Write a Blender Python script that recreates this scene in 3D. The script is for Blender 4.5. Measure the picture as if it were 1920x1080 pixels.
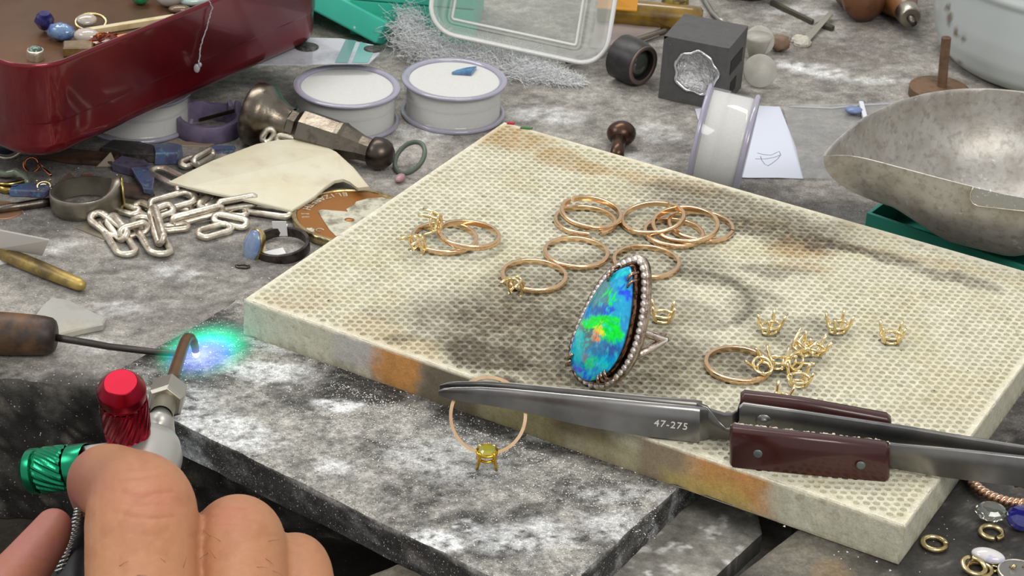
import bpy, bmesh, math, random
import numpy as np
from mathutils import Vector, Matrix, Euler
random.seed(7); RS = np.random.RandomState(11)
for o in list(bpy.data.objects): bpy.data.objects.remove(o)
SC = bpy.context.scene; COL = SC.collection
PI = math.pi; S = 0.001      # everything below is written in millimetres
# ------------------------------------------------------------------ camera
FPX, PITCH, ROLL, HC = 4120.45, 0.501624, 0.0631275, 303.7226
FW = np.array([0, math.cos(PITCH), -math.sin(PITCH)]); R0 = np.array([1., 0, 0]); U0 = np.cross(R0, FW)
R2 = R0*math.cos(ROLL) + U0*math.sin(ROLL); U2 = -R0*math.sin(ROLL) + U0*math.cos(ROLL)
EYE = np.array([0, 0, HC])
cam = bpy.data.cameras.new('camera'); camo = bpy.data.objects.new('camera', cam); COL.objects.link(camo)
cam.sensor_width = 36; cam.lens = FPX/1920*36; cam.clip_start = .01; cam.clip_end = 50
Mc = Matrix.Identity(4)
for i in range(3):
    Mc[i][0] = R2[i]; Mc[i][1] = U2[i]; Mc[i][2] = -FW[i]; Mc[i][3] = EYE[i]*S
camo.matrix_world = Mc; SC.camera = camo
cam.dof.use_dof = True; cam.dof.focus_distance = .565; cam.dof.aperture_fstop = 95
# ------------------------------------------------------------------ light
W = bpy.data.worlds.new('room'); SC.world = W; W.use_nodes = True
W.node_tree.nodes['Background'].inputs[0].default_value = (.97, .97, .98, 1)
W.node_tree.nodes['Background'].inputs[1].default_value = .64
def area(name, loc, tgt, sx, sy, power, col):
    l = bpy.data.lights.new(name, 'AREA'); l.shape = 'RECTANGLE'; l.size = sx; l.size_y = sy; l.energy = power; l.color = col
    o = bpy.data.objects.new(name, l); COL.objects.link(o); o.location = loc
    o.rotation_euler = (Vector(tgt)-Vector(loc)).to_track_quat('-Z', 'Y').to_euler(); return o
area('ceiling_tube_light', (-.35, 1.25, 1.5), (0, .55, 0), 1.3, .28, 13, (1, .98, .94))
area('front_fill_light', (.5, -.45, 1.05), (0, .55, 0), .7, .45, 10, (1, .97, .92))  # added fill from the viewer's side to brighten front faces, not a real lamp
area('side_fill_light', (-1.3, .2, 1.2), (0, .55, 0), .7, .5, 6, (.95, .98, 1))  # added low fill from the side, stands for no known fixture
SC.view_settings.view_transform = 'Standard'; SC.view_settings.look = 'None'; SC.view_settings.gamma = 1
SC.view_settings.exposure = 0; SC.view_settings.use_curve_mapping = False
try: SC.cycles.max_bounces = 10; SC.cycles.transparent_max_bounces = 16; SC.cycles.caustics_reflective = False; SC.cycles.caustics_refractive = False
except Exception: pass
# ------------------------------------------------------------------ geometry helpers
def ray(px, py): return FW + (px-960)/FPX*R2 - (py-540)/FPX*U2
def P(px, py, z=-10.):            # the point of the plane z (mm) seen at a pixel of the photograph
    d = ray(px, py); t = (z-HC)/d[2]; return EYE + t*d
def Dp(px, py, t): return EYE + t*ray(px, py)      # point at camera depth t (mm)
def pix(p):
    d = np.asarray(p)-EYE; z = d@FW; return (960+FPX*(d@R2)/z, 540-FPX*(d@U2)/z, z)
def nrm(v): v = np.asarray(v, float); return v/np.linalg.norm(v)
def _h(ix, iy, s):
    n = (ix*374761393 + iy*668265263 + s*974711) & 0x7fffffff
    n = ((n ^ (n >> 13))*1274126177) & 0x7fffffff; return ((n ^ (n >> 16)) & 0xffff)/65535.
def noise2(x, y, s=0):
    x = np.asarray(x, float); y = np.asarray(y, float); ix = np.floor(x).astype(np.int64); iy = np.floor(y).astype(np.int64); fx = x-ix; fy = y-iy
    fx = fx*fx*(3-2*fx); fy = fy*fy*(3-2*fy)
    return (_h(ix, iy, s)*(1-fx)+_h(ix+1, iy, s)*fx)*(1-fy)+(_h(ix, iy+1, s)*(1-fx)+_h(ix+1, iy+1, s)*fx)*fy
def fbm(x, y, s=0, o=4):
    v = 0; a = .5; x = np.asarray(x, float); y = np.asarray(y, float)
    for k in range(o): v = v+a*noise2(x, y, s+k); x = x*2.03+7; y = y*2.03+3; a *= .5
    return v/(1-.5**o)
def sst(a, b, x): t = np.clip((x-a)/(b-a), 0, 1); return t*t*(3-2*t)

class MB:
    def __init__(s): s.v = []; s.f = []; s.c = []; s.n = 0
    def add(s, V, F, col=None):
        V = [tuple(map(float, p)) for p in V]; s.v += V; s.f += [tuple(i+s.n for i in f) for f in F]; s.n += len(V)
        s.c += ([col]*len(V) if (col is None or isinstance(col, tuple)) else [tuple(c) for c in col]); return s
    def box(s, c, d, M=None, taper=1):
        x, y, z = d[0]/2, d[1]/2, d[2]/2; V = []
        for k in (-1, 1):
            t = 1 if k < 0 else taper
            V += [(-x*t, -y*t, k*z), (x*t, -y*t, k*z), (x*t, y*t, k*z), (-x*t, y*t, k*z)]
        V = [np.array(p) for p in V]
        if M is not None: V = [np.asarray(M)@p for p in V]
        V = [p+np.asarray(c) for p in V]
        return s.add(V, [(3, 2, 1, 0), (4, 5, 6, 7), (0, 1, 5, 4), (1, 2, 6, 5), (2, 3, 7, 6), (3, 0, 4, 7)])
    def prism(s, poly, z0, z1, cap=True, inset=0, cen=None):      # poly list of (x,y); small top inset = bevel
        n = len(poly); q = np.array(poly, float); c = q.mean(0)
        rows = [np.c_[q, np.full(n, z0)]]
        if inset:
            d = q-c; L = np.linalg.norm(d, axis=1)[:, None]; qi = q-d/L*inset
            rows = [np.c_[qi, np.full(n, z0)], np.c_[q, np.full(n, z0+inset)], np.c_[q, np.full(n, z1-inset)], np.c_[qi, np.full(n, z1)]]
        else: rows.append(np.c_[q, np.full(n, z1)])
        V = np.concatenate(rows); F = []
        for k in range(len(rows)-1):
            for i in range(n): j = (i+1) % n; F.append((k*n+i, k*n+j, (k+1)*n+j, (k+1)*n+i))
        if cap: F.append(tuple(range(n))[::-1]); F.append(tuple((len(rows)-1)*n+i for i in range(n)))
        return s.add(V, F)
    def lathe(s, prof, n=48, M=None, o=(0, 0, 0), close=False, cap=False):   # prof list of (r,z) about z
        V = []; F = []; m = len(prof)
        for i in range(n):
            a = 2*PI*i/n
            for r, z in prof: V.append((r*math.cos(a), r*math.sin(a), z))
        for i in range(n):
            j = (i+1) % n
            for k in range(m if close else m-1):
                l = (k+1) % m; F.append((i*m+k, j*m+k, j*m+l, i*m+l))
        if cap:
            if prof[0][0] > 1e-6: F.append(tuple(i*m for i in range(n))[::-1])
            if prof[-1][0] > 1e-6: F.append(tuple(i*m+m-1 for i in range(n)))
        V = [np.array(p) for p in V]
        if M is not None: V = [np.asarray(M)@p for p in V]
        return s.add([p+np.asarray(o) for p in V], F)
    def sweep(s, pts, rad, n=10, closed=False, sec=None, up=None, caps=True):
        # rad scalar/list; sec: cross-section list of (a,b); frame transported along the path (up fixes it)
        p = [np.asarray(q, float) for q in pts]; m = len(p)
        if np.isscalar(rad): rad = [rad]*m
        if sec is None: sec = [(math.cos(2*PI*i/n), math.sin(2*PI*i/n)) for i in range(n)]
        n = len(sec); T = []
        for i in range(m):
            a = p[(i-1) % m] if (closed or i > 0) else p[i]; b = p[(i+1) % m] if (closed or i < m-1) else p[i]
            T.append(nrm(b-a))
        if up is None:
            ref = np.array([0, 0, 1.]) if abs(T[0][2]) < .9 else np.array([1., 0, 0])
        else: ref = np.asarray(up, float)
        V = []; nv = nrm(np.cross(ref, T[0]))
        for i in range(m):
            if up is not None: nv = nrm(np.cross(ref, T[i]))
            else: nv = nrm(nv-T[i]*(nv@T[i]))
            bv = np.cross(T[i], nv)
            for a, b in sec: V.append(p[i]+(nv*a+bv*b)*rad[i])
        F = []
        for i in range(m if closed else m-1):
            j = (i+1) % m
            for k in range(n): l = (k+1) % n; F.append((i*n+k, i*n+l, j*n+l, j*n+k))
        if not closed and caps: F.append(tuple(range(n))[::-1]); F.append(tuple((m-1)*n+k for k in range(n)))
        return s.add(V, F)
    def ell(s, c, r, M=None, nu=16, nv=10, jit=0):
        V = [(0, 0, -1)]; F = []
        for k in range(1, nv):
            a = -PI/2+PI*k/nv
            for i in range(nu): b = 2*PI*i/nu; V.append((math.cos(a)*math.cos(b), math.cos(a)*math.sin(b), math.sin(a)))
        V.append((0, 0, 1)); L = len(V)-1
        for i in range(nu):
            j = (i+1) % nu; F.append((0, 1+j, 1+i)); F.append((L, L-nu+i, L-nu+j))
            for k in range(nv-2): a = 1+k*nu; F.append((a+i, a+j, a+nu+j, a+nu+i))
        V = [np.array(p)*np.asarray(r)*(1+jit*(random.random()-.5)) for p in V]
        if M is not None: V = [np.asarray(M)@p for p in V]
        return s.add([p+np.asarray(c) for p in V], F)
    def grid(s, X, Y, Z, wrap=False, col=None):
        a, b = X.shape; V = np.stack([X, Y, Z], -1).reshape(-1, 3)
        i, j = np.meshgrid(np.arange(a-1), np.arange(b-1), indexing='ij'); i = i.ravel(); j = j.ravel()
        F = np.stack([i*b+j, (i+1)*b+j, (i+1)*b+j+1, i*b+j+1], -1)
        s.v += [tuple(p) for p in V.tolist()]; s.f += [tuple(q) for q in (F+s.n).tolist()]; s.n += len(V)
        s.c += ([None]*len(V) if col is None else [tuple(q) for q in np.asarray(col).reshape(-1, 3).tolist()]); return s
def rotm(axis, a): return np.array(Matrix.Rotation(a, 3, axis))
def frame(z, x=(1, 0, 0)):       # 3x3 with columns x,y,z; z given
    z = nrm(z); x = np.asarray(x, float); x = nrm(x-z*(x@z)); y = np.cross(z, x); return np.stack([x, y, z], 1)
def mk(name, mb, mat, parent=None, smooth=True, sharp=None, loc=None, M=None, bev=0, sub=0, solid=0):
    me = bpy.data.meshes.new(name)
    V = np.array(mb.v, float)
    me.from_pydata((V*S).tolist(), [], mb.f)
    if any(c is not None for c in mb.c):
        at = me.color_attributes.new('Col', 'FLOAT_COLOR', 'POINT')
        arr = np.ones((len(mb.v), 4)); arr[:, :3] = [c if c is not None else (.5, .5, .5) for c in mb.c]
        at.data.foreach_set('color', arr.ravel())
    mats = mat if isinstance(mat, (list, tuple)) else [mat]
    for m in mats: me.materials.append(m)
    bm = bmesh.new(); bm.from_mesh(me); bmesh.ops.recalc_face_normals(bm, faces=bm.faces); bm.to_mesh(me); bm.free()
    if smooth:
        me.shade_smooth()
        if sharp: me.set_sharp_from_angle(angle=math.radians(sharp))
    o = bpy.data.objects.new(name, me); COL.objects.link(o)
    if parent: o.parent = parent
    if loc is not None: o.location = np.asarray(loc)*S
    if bev:
        b = o.modifiers.new('bevel', 'BEVEL'); b.width = bev*S; b.segments = 3; b.limit_method = 'ANGLE'; b.angle_limit = math.radians(35)
        me.shade_smooth()
        w = o.modifiers.new('wn', 'WEIGHTED_NORMAL')
    if sub: b = o.modifiers.new('sub', 'SUBSURF'); b.levels = sub; b.render_levels = sub
    return o
def tag(o, label=None, cat=None, group=None, kind=None):
    if label: o['label'] = label
    if cat: o['category'] = cat
    if group: o['group'] = group
    if kind: o['kind'] = kind
    return o
def thing(name, label, cat, loc=(0, 0, 0), group=None, M=None):
    o = bpy.data.objects.new(name, None); COL.objects.link(o); o.empty_display_size = .005
    mw = Matrix.Identity(4)
    if M is not None:
        for i in range(3):
            for j in range(3): mw[i][j] = M[i][j]
    for i in range(3): mw[i][3] = loc[i]*S
    o.matrix_basis = mw; return tag(o, label, cat, group)
KIDS = {}
def kids(o): return [c for c in bpy.data.objects if c.parent == o]
def dup(root, loc, M=None, label=None, group=None):
    r = root.copy(); COL.objects.link(r)
    mw = Matrix.Identity(4)
    if M is not None:
        for i in range(3):
            for j in range(3): mw[i][j] = M[i][j]
    for i in range(3): mw[i][3] = loc[i]*S
    r.matrix_basis = mw
    if label: r['label'] = label
    if group: r['group'] = group
    for ch in kids(root):
        c = ch.copy(); COL.objects.link(c); c.parent = r
        for g in kids(ch): d = g.copy(); COL.objects.link(d); d.parent = c
    return r
# ------------------------------------------------------------------ materials
def lin(c): return tuple(((x/255)/12.92 if x/255 <= .04045 else ((x/255+.055)/1.055)**2.4) for x in c)
def mat(name, col=(128, 128, 128), rough=.5, metal=0, noise=None, bump=None, trans=0, ior=1.45, coat=0, sss=0, alpha=1, attr=False, mott=None, speck=None, emit=None, aniso=0, spec=None, vor=None, thin=0):
    m = bpy.data.materials.new(name); m.use_nodes = True; nt = m.node_tree; N = nt.nodes; L = nt.links; b = N['Principled BSDF']
    tc = N.new('ShaderNodeTexCoord').outputs['Object']
    def noi(sc, det=5, ro=.6, vec=None):
        n = N.new('ShaderNodeTexNoise'); n.inputs['Scale'].default_value = sc; n.inputs['Detail'].default_value = det; n.inputs['Roughness'].default_value = ro
        L.new(vec or tc, n.inputs['Vector']); return n.outputs['Fac']
    def ramp(src, lo, hi, a=0., c=1.):
        r = N.new('ShaderNodeMapRange'); r.inputs['From Min'].default_value = lo; r.inputs['From Max'].default_value = hi
        r.inputs['To Min'].default_value = a; r.inputs['To Max'].default_value = c; L.new(src, r.inputs['Value']); return r.outputs['Result']
    def mix(f, a, c, mode='MIX'):
        x = N.new('ShaderNodeMix'); x.data_type = 'RGBA'; x.blend_type = mode
        if isinstance(f, float): x.inputs[0].default_value = f
        else: L.new(f, x.inputs[0])
        for s_, v in ((6, a), (7, c)):
            if isinstance(v, tuple): x.inputs[s_].default_value = (*v[:3], 1)
            else: L.new(v, x.inputs[s_])
        return x.outputs[2]
    c = lin(col)
    if attr:
        a = N.new('ShaderNodeAttribute'); a.attribute_name = 'Col'; c = a.outputs['Color']
    for nz in (noise if isinstance(noise, list) else [noise] if noise else []):   # (scale, colour2, lo, hi[, amount])
        f = ramp(noi(nz[0]), nz[2], nz[3], 0, nz[4] if len(nz) > 4 else 1); c = mix(f, c, lin(nz[1]))
    if mott:             # (scale, darkest, brightest): multiplies
        for sc, lo, hi in (mott if isinstance(mott, list) else [mott]):
            f = ramp(noi(sc, 6, .7), .3, .7, lo, hi); cc = N.new('ShaderNodeCombineColor')
            for i in range(3): L.new(f, cc.inputs[i])
            c = mix(1., c, cc.outputs[0], 'MULTIPLY')
    if speck:            # (scale, colour, threshold[, amount])
        for sp in (speck if isinstance(speck, list) else [speck]):
            f = ramp(noi(sp[0], 2, .5), sp[2], sp[2]+.04, 0, sp[3] if len(sp) > 3 else 1); c = mix(f, c, lin(sp[1]))
    if isinstance(c, tuple): b.inputs['Base Color'].default_value = (*c, 1)
    else: L.new(c, b.inputs['Base Color'])
    b.inputs['Roughness'].default_value = rough; b.inputs['Metallic'].default_value = metal
    b.inputs['IOR'].default_value = ior; b.inputs['Transmission Weight'].default_value = trans
    b.inputs['Coat Weight'].default_value = coat; b.inputs['Coat Roughness'].default_value = .08
    if aniso: b.inputs['Anisotropic'].default_value = aniso
    if spec is not None: b.inputs['Specular IOR Level'].default_value = spec
    if sss:
        b.inputs['Subsurface Weight'].default_value = sss; b.inputs['Subsurface Radius'].default_value = (1, .4, .25); b.inputs['Subsurface Scale'].default_value = .0015
    b.inputs['Alpha'].default_value = alpha
    if emit: b.inputs['Emission Color'].default_value = (*lin(emit[0]), 1); b.inputs['Emission Strength'].default_value = emit[1]
    if bump:             # list of (scale, strength[, distance mm])
        prev = None
        for bp in (bump if isinstance(bump, list) else [bump]):
            bn = N.new('ShaderNodeBump'); bn.inputs['Strength'].default_value = bp[1]; bn.inputs['Distance'].default_value = (bp[2] if len(bp) > 2 else .5)*S
            L.new(noi(bp[0], 5, .65), bn.inputs['Height'])
            if prev: L.new(prev, bn.inputs['Normal'])
            prev = bn.outputs['Normal']
        L.new(prev, b.inputs['Normal'])
    return m
def glass(name, col=(240, 243, 245), rough=.08, mixf=.75, tint=(235, 238, 240), gl=.5):
    # thin clear plastic: mostly see-through sheet with a glossy skin and a little haze
    m = bpy.data.materials.new(name); m.use_nodes = True; nt = m.node_tree; N = nt.nodes; L = nt.links
    out = N['Material Output']; N.remove(N['Principled BSDF'])
    tr = N.new('ShaderNodeBsdfTransparent'); tr.inputs[0].default_value = (*lin(tint), 1)
    df = N.new('ShaderNodeBsdfDiffuse'); df.inputs[0].default_value = (*lin(col), 1)
    gs = N.new('ShaderNodeBsdfGlossy'); gs.inputs['Roughness'].default_value = rough
    fr = N.new('ShaderNodeFresnel'); fr.inputs[0].default_value = 1.5
    a = N.new('ShaderNodeMixShader'); a.inputs[0].default_value = mixf; L.new(df.outputs[0], a.inputs[1]); L.new(tr.outputs[0], a.inputs[2])
    mu = N.new('ShaderNodeMath'); mu.operation = 'MULTIPLY_ADD'; mu.inputs[1].default_value = gl*2; mu.inputs[2].default_value = .02; L.new(fr.outputs[0], mu.inputs[0])
    gm = N.new('ShaderNodeNewGeometry'); iv = N.new('ShaderNodeMath'); iv.operation = 'SUBTRACT'; iv.inputs[0].default_value = 1; L.new(gm.outputs['Backfacing'], iv.inputs[1])
    m2_ = N.new('ShaderNodeMath'); m2_.operation = 'MULTIPLY'; L.new(mu.outputs[0], m2_.inputs[0]); L.new(iv.outputs[0], m2_.inputs[1]); mu = m2_
    c = N.new('ShaderNodeMixShader'); L.new(mu.outputs[0], c.inputs[0]); L.new(a.outputs[0], c.inputs[1]); L.new(gs.outputs[0], c.inputs[2])
    L.new(c.outputs[0], out.inputs[0]); return m
GOLD = mat('rose_gold', (238, 204, 164), .18, 1, noise=(260, (206, 162, 118), .45, .7, .5), bump=(500, .12, .2))
YGOLD = mat('yellow_gold', (248, 228, 178), .16, 1, noise=(300, (216, 184, 124), .45, .7, .5), bump=(500, .12, .2))
SILVER = mat('raw_silver', (236, 228, 212), .36, .85, noise=(220, (176, 164, 146), .4, .65, .8), bump=(350, .5, .5))
STEEL = mat('brushed_steel', (160, 160, 158), .28, 1, noise=(60, (95, 95, 95), .35, .7, .8), bump=(300, .08, .2))
DSTEEL = mat('dirty_dark_steel', (112, 104, 96), .34, 1, noise=(120, (60, 50, 42), .4, .65, .8), bump=(250, .3, .4))
WHITE = mat('white_paper', (226, 226, 224), .7)
# ------------------------------------------------------------------ bench, slabs, board
ZB = -10.
def warp(x, y, a=5, sc=.08, s=5): return x+a*(fbm(x*sc, y*sc, s)-.5)*2, y+a*(fbm(x*sc+31, y*sc+17, s+3)-.5)*2
def blot(x, y, lst, z):
    # lst of (px, py, rx_mm, ry_mm, strength[, turn_deg]) -> soft-edged wandering stain, summed
    m = np.zeros_like(x); X, Y = warp(x, y)
    for b in lst:
        c = P(b[0], b[1], z); t = math.radians(b[5]) if len(b) > 5 else 0
        dx = X-c[0]; dy = Y-c[1]; u = dx*math.cos(t)+dy*math.sin(t); v = -dx*math.sin(t)+dy*math.cos(t)
        m = np.maximum(m, b[4]*(1-sst(.55, 1.25, np.sqrt((u/b[2])**2+(v/b[3])**2))))
    return m
def mixc(base, col, m): return base*(1-m[..., None])+np.array(lin(col))*m[..., None]
def plate(quad, zt, zb, res, colf, jt=.15, js=.4, side_only=False, side_noise=.12):
    # quad: 4 (x,y) corners counter-clockwise; top is a fine grid, sides are rough grids. colf(x,y,z,face)
    q = np.array(quad, float); mb = MB()
    n1 = max(2, int(np.linalg.norm(q[1]-q[0])/res)); n2 = max(2, int(np.linalg.norm(q[3]-q[0])/res))
    a, b = np.meshgrid(np.linspace(0, 1, n1+1), np.linspace(0, 1, n2+1), indexing='ij')
    XY = (q[0][None, None]*((1-a)*(1-b))[..., None]+q[1]*(a*(1-b))[..., None]+q[2]*(a*b)[..., None]+q[3]*((1-a)*b)[..., None])
    def shove(x, y, z, k):   # ragged edge
        return (fbm(x*side_noise+z*.13, y*side_noise+z*.21, 40+k)-.5)*2*js
    X, Y = XY[..., 0].copy(), XY[..., 1].copy(); e = np.minimum(np.minimum(a*n1, (1-a)*n1), np.minimum(b*n2, (1-b)*n2))
    c = q.mean(0); wx = shove(X, Y, zt, 0); ed = (e < .5)
    D = np.stack([X-c[0], Y-c[1]], -1); D /= np.linalg.norm(D, axis=-1, keepdims=True)+1e-9
    X += np.where(ed, D[..., 0]*wx, 0); Y += np.where(ed, D[..., 1]*wx, 0)
    Z = zt+(fbm(X*.25, Y*.25, 9)-.5)*2*jt-np.where(ed, .3, 0)
    if not side_only: mb.grid(X, Y, Z, col=colf(X, Y, Z, 'top'))
    for k in range(4):
        p0, p1 = q[k], q[(k+1) % 4]; n = n1 if k % 2 == 0 else n2; m = max(2, int((zt-zb)/res))
        t, h = np.meshgrid(np.linspace(0, 1, n+1), np.linspace(0, 1, m+1), indexing='ij')
        x = p0[0]*(1-t)+p1[0]*t; y = p0[1]*(1-t)+p1[1]*t
        if k == 1 or k == 0: pass
        zz = zt-.3*(h == 0)-(zt-zb)*h; w = shove(x, y, zz*(h > 0)+zt*(h == 0), 0); d = np.stack([x-c[0], y-c[1]], -1); d /= np.linalg.norm(d, axis=-1, keepdims=True)
        x = x+d[..., 0]*w; y = y+d[..., 1]*w
        zz = np.where(h == 0, zt-.3+(fbm(x*.25, y*.25, 9)-.5)*2*jt, zz)
        mb.grid(x, y, zz, col=colf(x, y, zz, 'side%d' % k))
    return mb
# --- bench top
PATCH = [(330, 510, 9, 5, .55), (560, 300, 12, 6, .35), (790, 250, 11, 8, .6), (1030, 215, 14, 8, .6), (1180, 300, 12, 6, .5), (1230, 250, 10, 8, .4), (1530, 130, 12, 7, .95), (1485, 120, 6, 5, .9),
         (1640, 150, 14, 4, .6), (480, 600, 9, 6, .3), (170, 650, 10, 5, .5), (1500, 20, 16, 5, .5), (230, 575, 8, 5, .4), (60, 505, 8, 4, .3), (1560, 330, 9, 4, .35), (120, 460, 9, 4, .35), (720, 95, 14, 9, .3)]
DARKB = [(1560, 400, 26, 12, .75), (1420, 350, 14, 8, .5), (1250, 330, 16, 8, .35), (450, 480, 14, 6, .4), (300, 590, 18, 6, .3), (60, 400, 22, 12, .4), (240, 330, 40, 16, .6), (1890, 800, 20, 30, .55), (900, 70, 40, 12, .3)]
BROWN = [(1545, 100, 14, 8, .5), (1480, 75, 12, 8, .5), (1650, 60, 14, 10, .4), (1130, 110, 20, 10, .4), (1340, 60, 14, 8, .3), (1640, 105, 12, 8, .5), (1750, 150, 12, 8, .4), (860, 50, 20, 8, .4)]
def benchcol(x, y, z, face):
    n = fbm(x*.05, y*.05, 2); n2 = fbm(x*.3, y*.45, 6)
    g = .25+.2*(n-.5)+.26*(n2-.5); c = np.stack([g*1.07, g*1.0, g*.89], -1)
    c = mixc(c, (104, 92, 84), blot(x, y, BROWN, ZB)*.8); c = mixc(c, (84, 82, 82), blot(x, y, DARKB, ZB))
    w = blot(x, y, PATCH, ZB)*sst(.35, .62, fbm(x*.4, y*.4, 12)+.12); c = mixc(c, (222, 222, 220), w)
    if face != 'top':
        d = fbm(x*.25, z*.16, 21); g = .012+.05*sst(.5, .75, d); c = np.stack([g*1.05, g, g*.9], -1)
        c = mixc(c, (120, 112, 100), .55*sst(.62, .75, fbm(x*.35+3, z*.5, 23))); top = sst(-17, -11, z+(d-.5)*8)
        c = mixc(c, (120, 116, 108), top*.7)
    else:
        fe = (1-sst(0, 9, y-504+(fbm(x*.15, y*.15, 8)-.5)*16)); c = mixc(c, (34, 31, 28), fe*.85*sst(.3, .6, fbm(x*.5, y*.5, 14)+.1))
    return c
MBENCH = mat('grey_bench', attr=True, rough=.75, mott=[(160, .75, 1.25), (450, .6, 1.4), (1400, .65, 1.3)], speck=[(1700, (232, 230, 226), .7, .8), (900, (50, 46, 42), .68, .6)], bump=[(350, .6, .35), (1500, .3, .15)])
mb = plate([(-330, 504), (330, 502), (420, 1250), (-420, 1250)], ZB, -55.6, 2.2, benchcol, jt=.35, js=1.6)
bench = tag(mk('workbench', mb, MBENCH), 'grey dusty workbench with charred dark front edge under all the tools', 'workbench')
bench['kind'] = 'structure'
# --- bench pin: wooden shelf sticking out of the bench under the dark slab
q0 = P(505, 950, ZB); qr = P(1428, 1000, ZB-.1); qr2 = P(1335, 1085, ZB-.1)
dr = nrm(qr2-qr)
def pincol(x, y, z, f):
    n = fbm(x*.2, y*.2, 33); g = .07+.12*(n-.3); c = np.stack([g*1.15, g, g*.75], -1)
    right = sst(10, 24, x+(fbm(x*.1, y*.1, 35)-.5)*14); c = c*(1-right[..., None])+np.stack([.26+.3*(n-.5)]*3, -1)*np.array([1.04, 1, .88])*right[..., None]
    c = mixc(c, (215, 215, 212), .8*right*sst(.66, .74, fbm(x*.3+9, y*.3, 37)))
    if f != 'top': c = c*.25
    return c
MWOOD = mat('stained_pin_wood', attr=True, rough=.7, mott=[(300, .6, 1.35), (1500, .8, 1.2)], speck=[(1500, (230, 228, 220), .75, .8)], bump=[(300, .6, .4)])
e1 = qr+dr*60; e0 = q0+np.array([30., -75, 0])
mb = plate([(-60, 400), (e1[0]-12, 385), (qr[0], qr[1]), (qr[0]-3, 503), ][:4], ZB+.02, ZB-9, 1.6, pincol, jt=.25, js=.5)
pin = tag(mk('bench_pin', mb, MWOOD), 'stained wooden bench pin sticking out under the flat soldering slab', 'bench pin')
mb = plate([(e1[0]-14, 380), (75, 380), (75, 500), (qr[0]-4, 500)], ZB-6, ZB-9, 3, lambda x, y, z, f: np.stack([.2+.12*(fbm(x*.3, y*.3, 4)-.5)]*3, -1)*np.array([1, .97, .86]), jt=.1)
lay = tag(mk('thin_board', mb, MWOOD), 'thin pale board edge between the bench pin and the dark wooden plate', 'board')
# --- lower tray of the bench
mb = plate([(-300, 250), (300, 250), (300, 560), (-300, 560)], -56, -64, 8, lambda x, y, z, f: np.stack([.03+.05*(fbm(x*.1, y*.1, 4)-.5)]*3, -1)*np.array([1.25, 1, .7]), jt=.4)
tray = tag(mk('lower_shelf', mb, MWOOD), 'dark brown shelf below the front edge of the workbench', 'shelf'); tray['kind'] = 'structure'
# --- dark wooden plate at the lower right
k0 = P(1490, 998, -.3); k1 = P(1378, 1084, -.3); kd = nrm(k1-k0); k2 = k0+kd*60; k3 = k0-kd*34
def dplc(x, y, z, f):
    n = fbm(x*.12, y*.12, 51); g = .028+.035*(n-.4); c = np.stack([g*1.08, g, g*.9], -1)
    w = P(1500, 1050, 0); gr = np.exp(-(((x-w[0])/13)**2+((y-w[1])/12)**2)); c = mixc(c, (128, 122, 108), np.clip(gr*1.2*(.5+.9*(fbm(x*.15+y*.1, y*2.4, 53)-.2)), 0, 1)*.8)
    c = mixc(c, (140, 112, 72), .5*blot(x, y, [(1555, 1062, 5, 4, .9)], 0))
    c = mixc(c, (110, 106, 98), .5*sst(.6, .75, fbm(x*.3, y*.3, 58)))
    return c
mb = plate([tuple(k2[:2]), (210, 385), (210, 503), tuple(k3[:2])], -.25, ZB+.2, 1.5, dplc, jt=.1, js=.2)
MDARK = mat('dark_scuffed_wood', attr=True, rough=.5, mott=[(300, .7, 1.3), (1200, .8, 1.2)], speck=[(1400, (210, 208, 200), .78, .7)], bump=[(400, .35, .3)])
dplate = tag(mk('wooden_plate', mb, MDARK), 'nearly black scuffed wooden plate under the loose jump rings', 'wood plate')
# --- dark soldering slab
sL = P(430, 570, 0)[:2]; sR = P(1265, 918, 0)[:2]; sR2 = P(1085, 1080, 0)[:2]; sF = P(700, 970, 0)[:2]; sF2 = P(900, 1068, 0)[:2]
dirS = nrm(sR-sR2); fd = nrm(sF2-sF)
def isect(p, d, q, e):
    A = np.array([[d[0], -e[0]], [d[1], -e[1]]]); t = np.linalg.solve(A, q-p); return p+d*t[0]
cFL = isect(sL, dirS, sF, fd); cFR = isect(sR2, dirS, sF, fd); cBR = sR+dirS*22; cBL = sL+dirS*8
SL_DARK = [(330, 640, 22, 13, .9), (245, 680, 9, 8, .9), (400, 610, 12, 9, .7), (690, 720, 16, 11, .95), (960, 800, 34, 7, .9, -28), (760, 670, 20, 5, .6, -25), (1120, 860, 20, 5, .7, -25), (290, 640, 14, 12, .75), (380, 700, 12, 9, .5), (560, 740, 9, 7, .5), (910, 990, 9, 7, .75), (930, 1035, 8, 4, .8), (720, 860, 3, 3, .6), (1000, 960, 6, 5, .45), (1080, 940, 9, 5, .35), (840, 900, 7, 4, .3)]
SL_WHITE = [(420, 800, 17, 7, .8, -30), (640, 755, 5, 3, .95), (500, 700, 12, 6, .7), (800, 1015, 7, 4, .95), (830, 1030, 3.5, 2, .95), (620, 875, 6, 4, .55), (560, 640, 14, 6, .5), (1180, 930, 12, 4, .5), (980, 1010, 14, 8, .6), (1040, 820, 10, 3, .5), (350, 760, 9, 7, .6), (850, 860, 16, 10, .4), (1160, 985, 9, 6, .5)]
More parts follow.
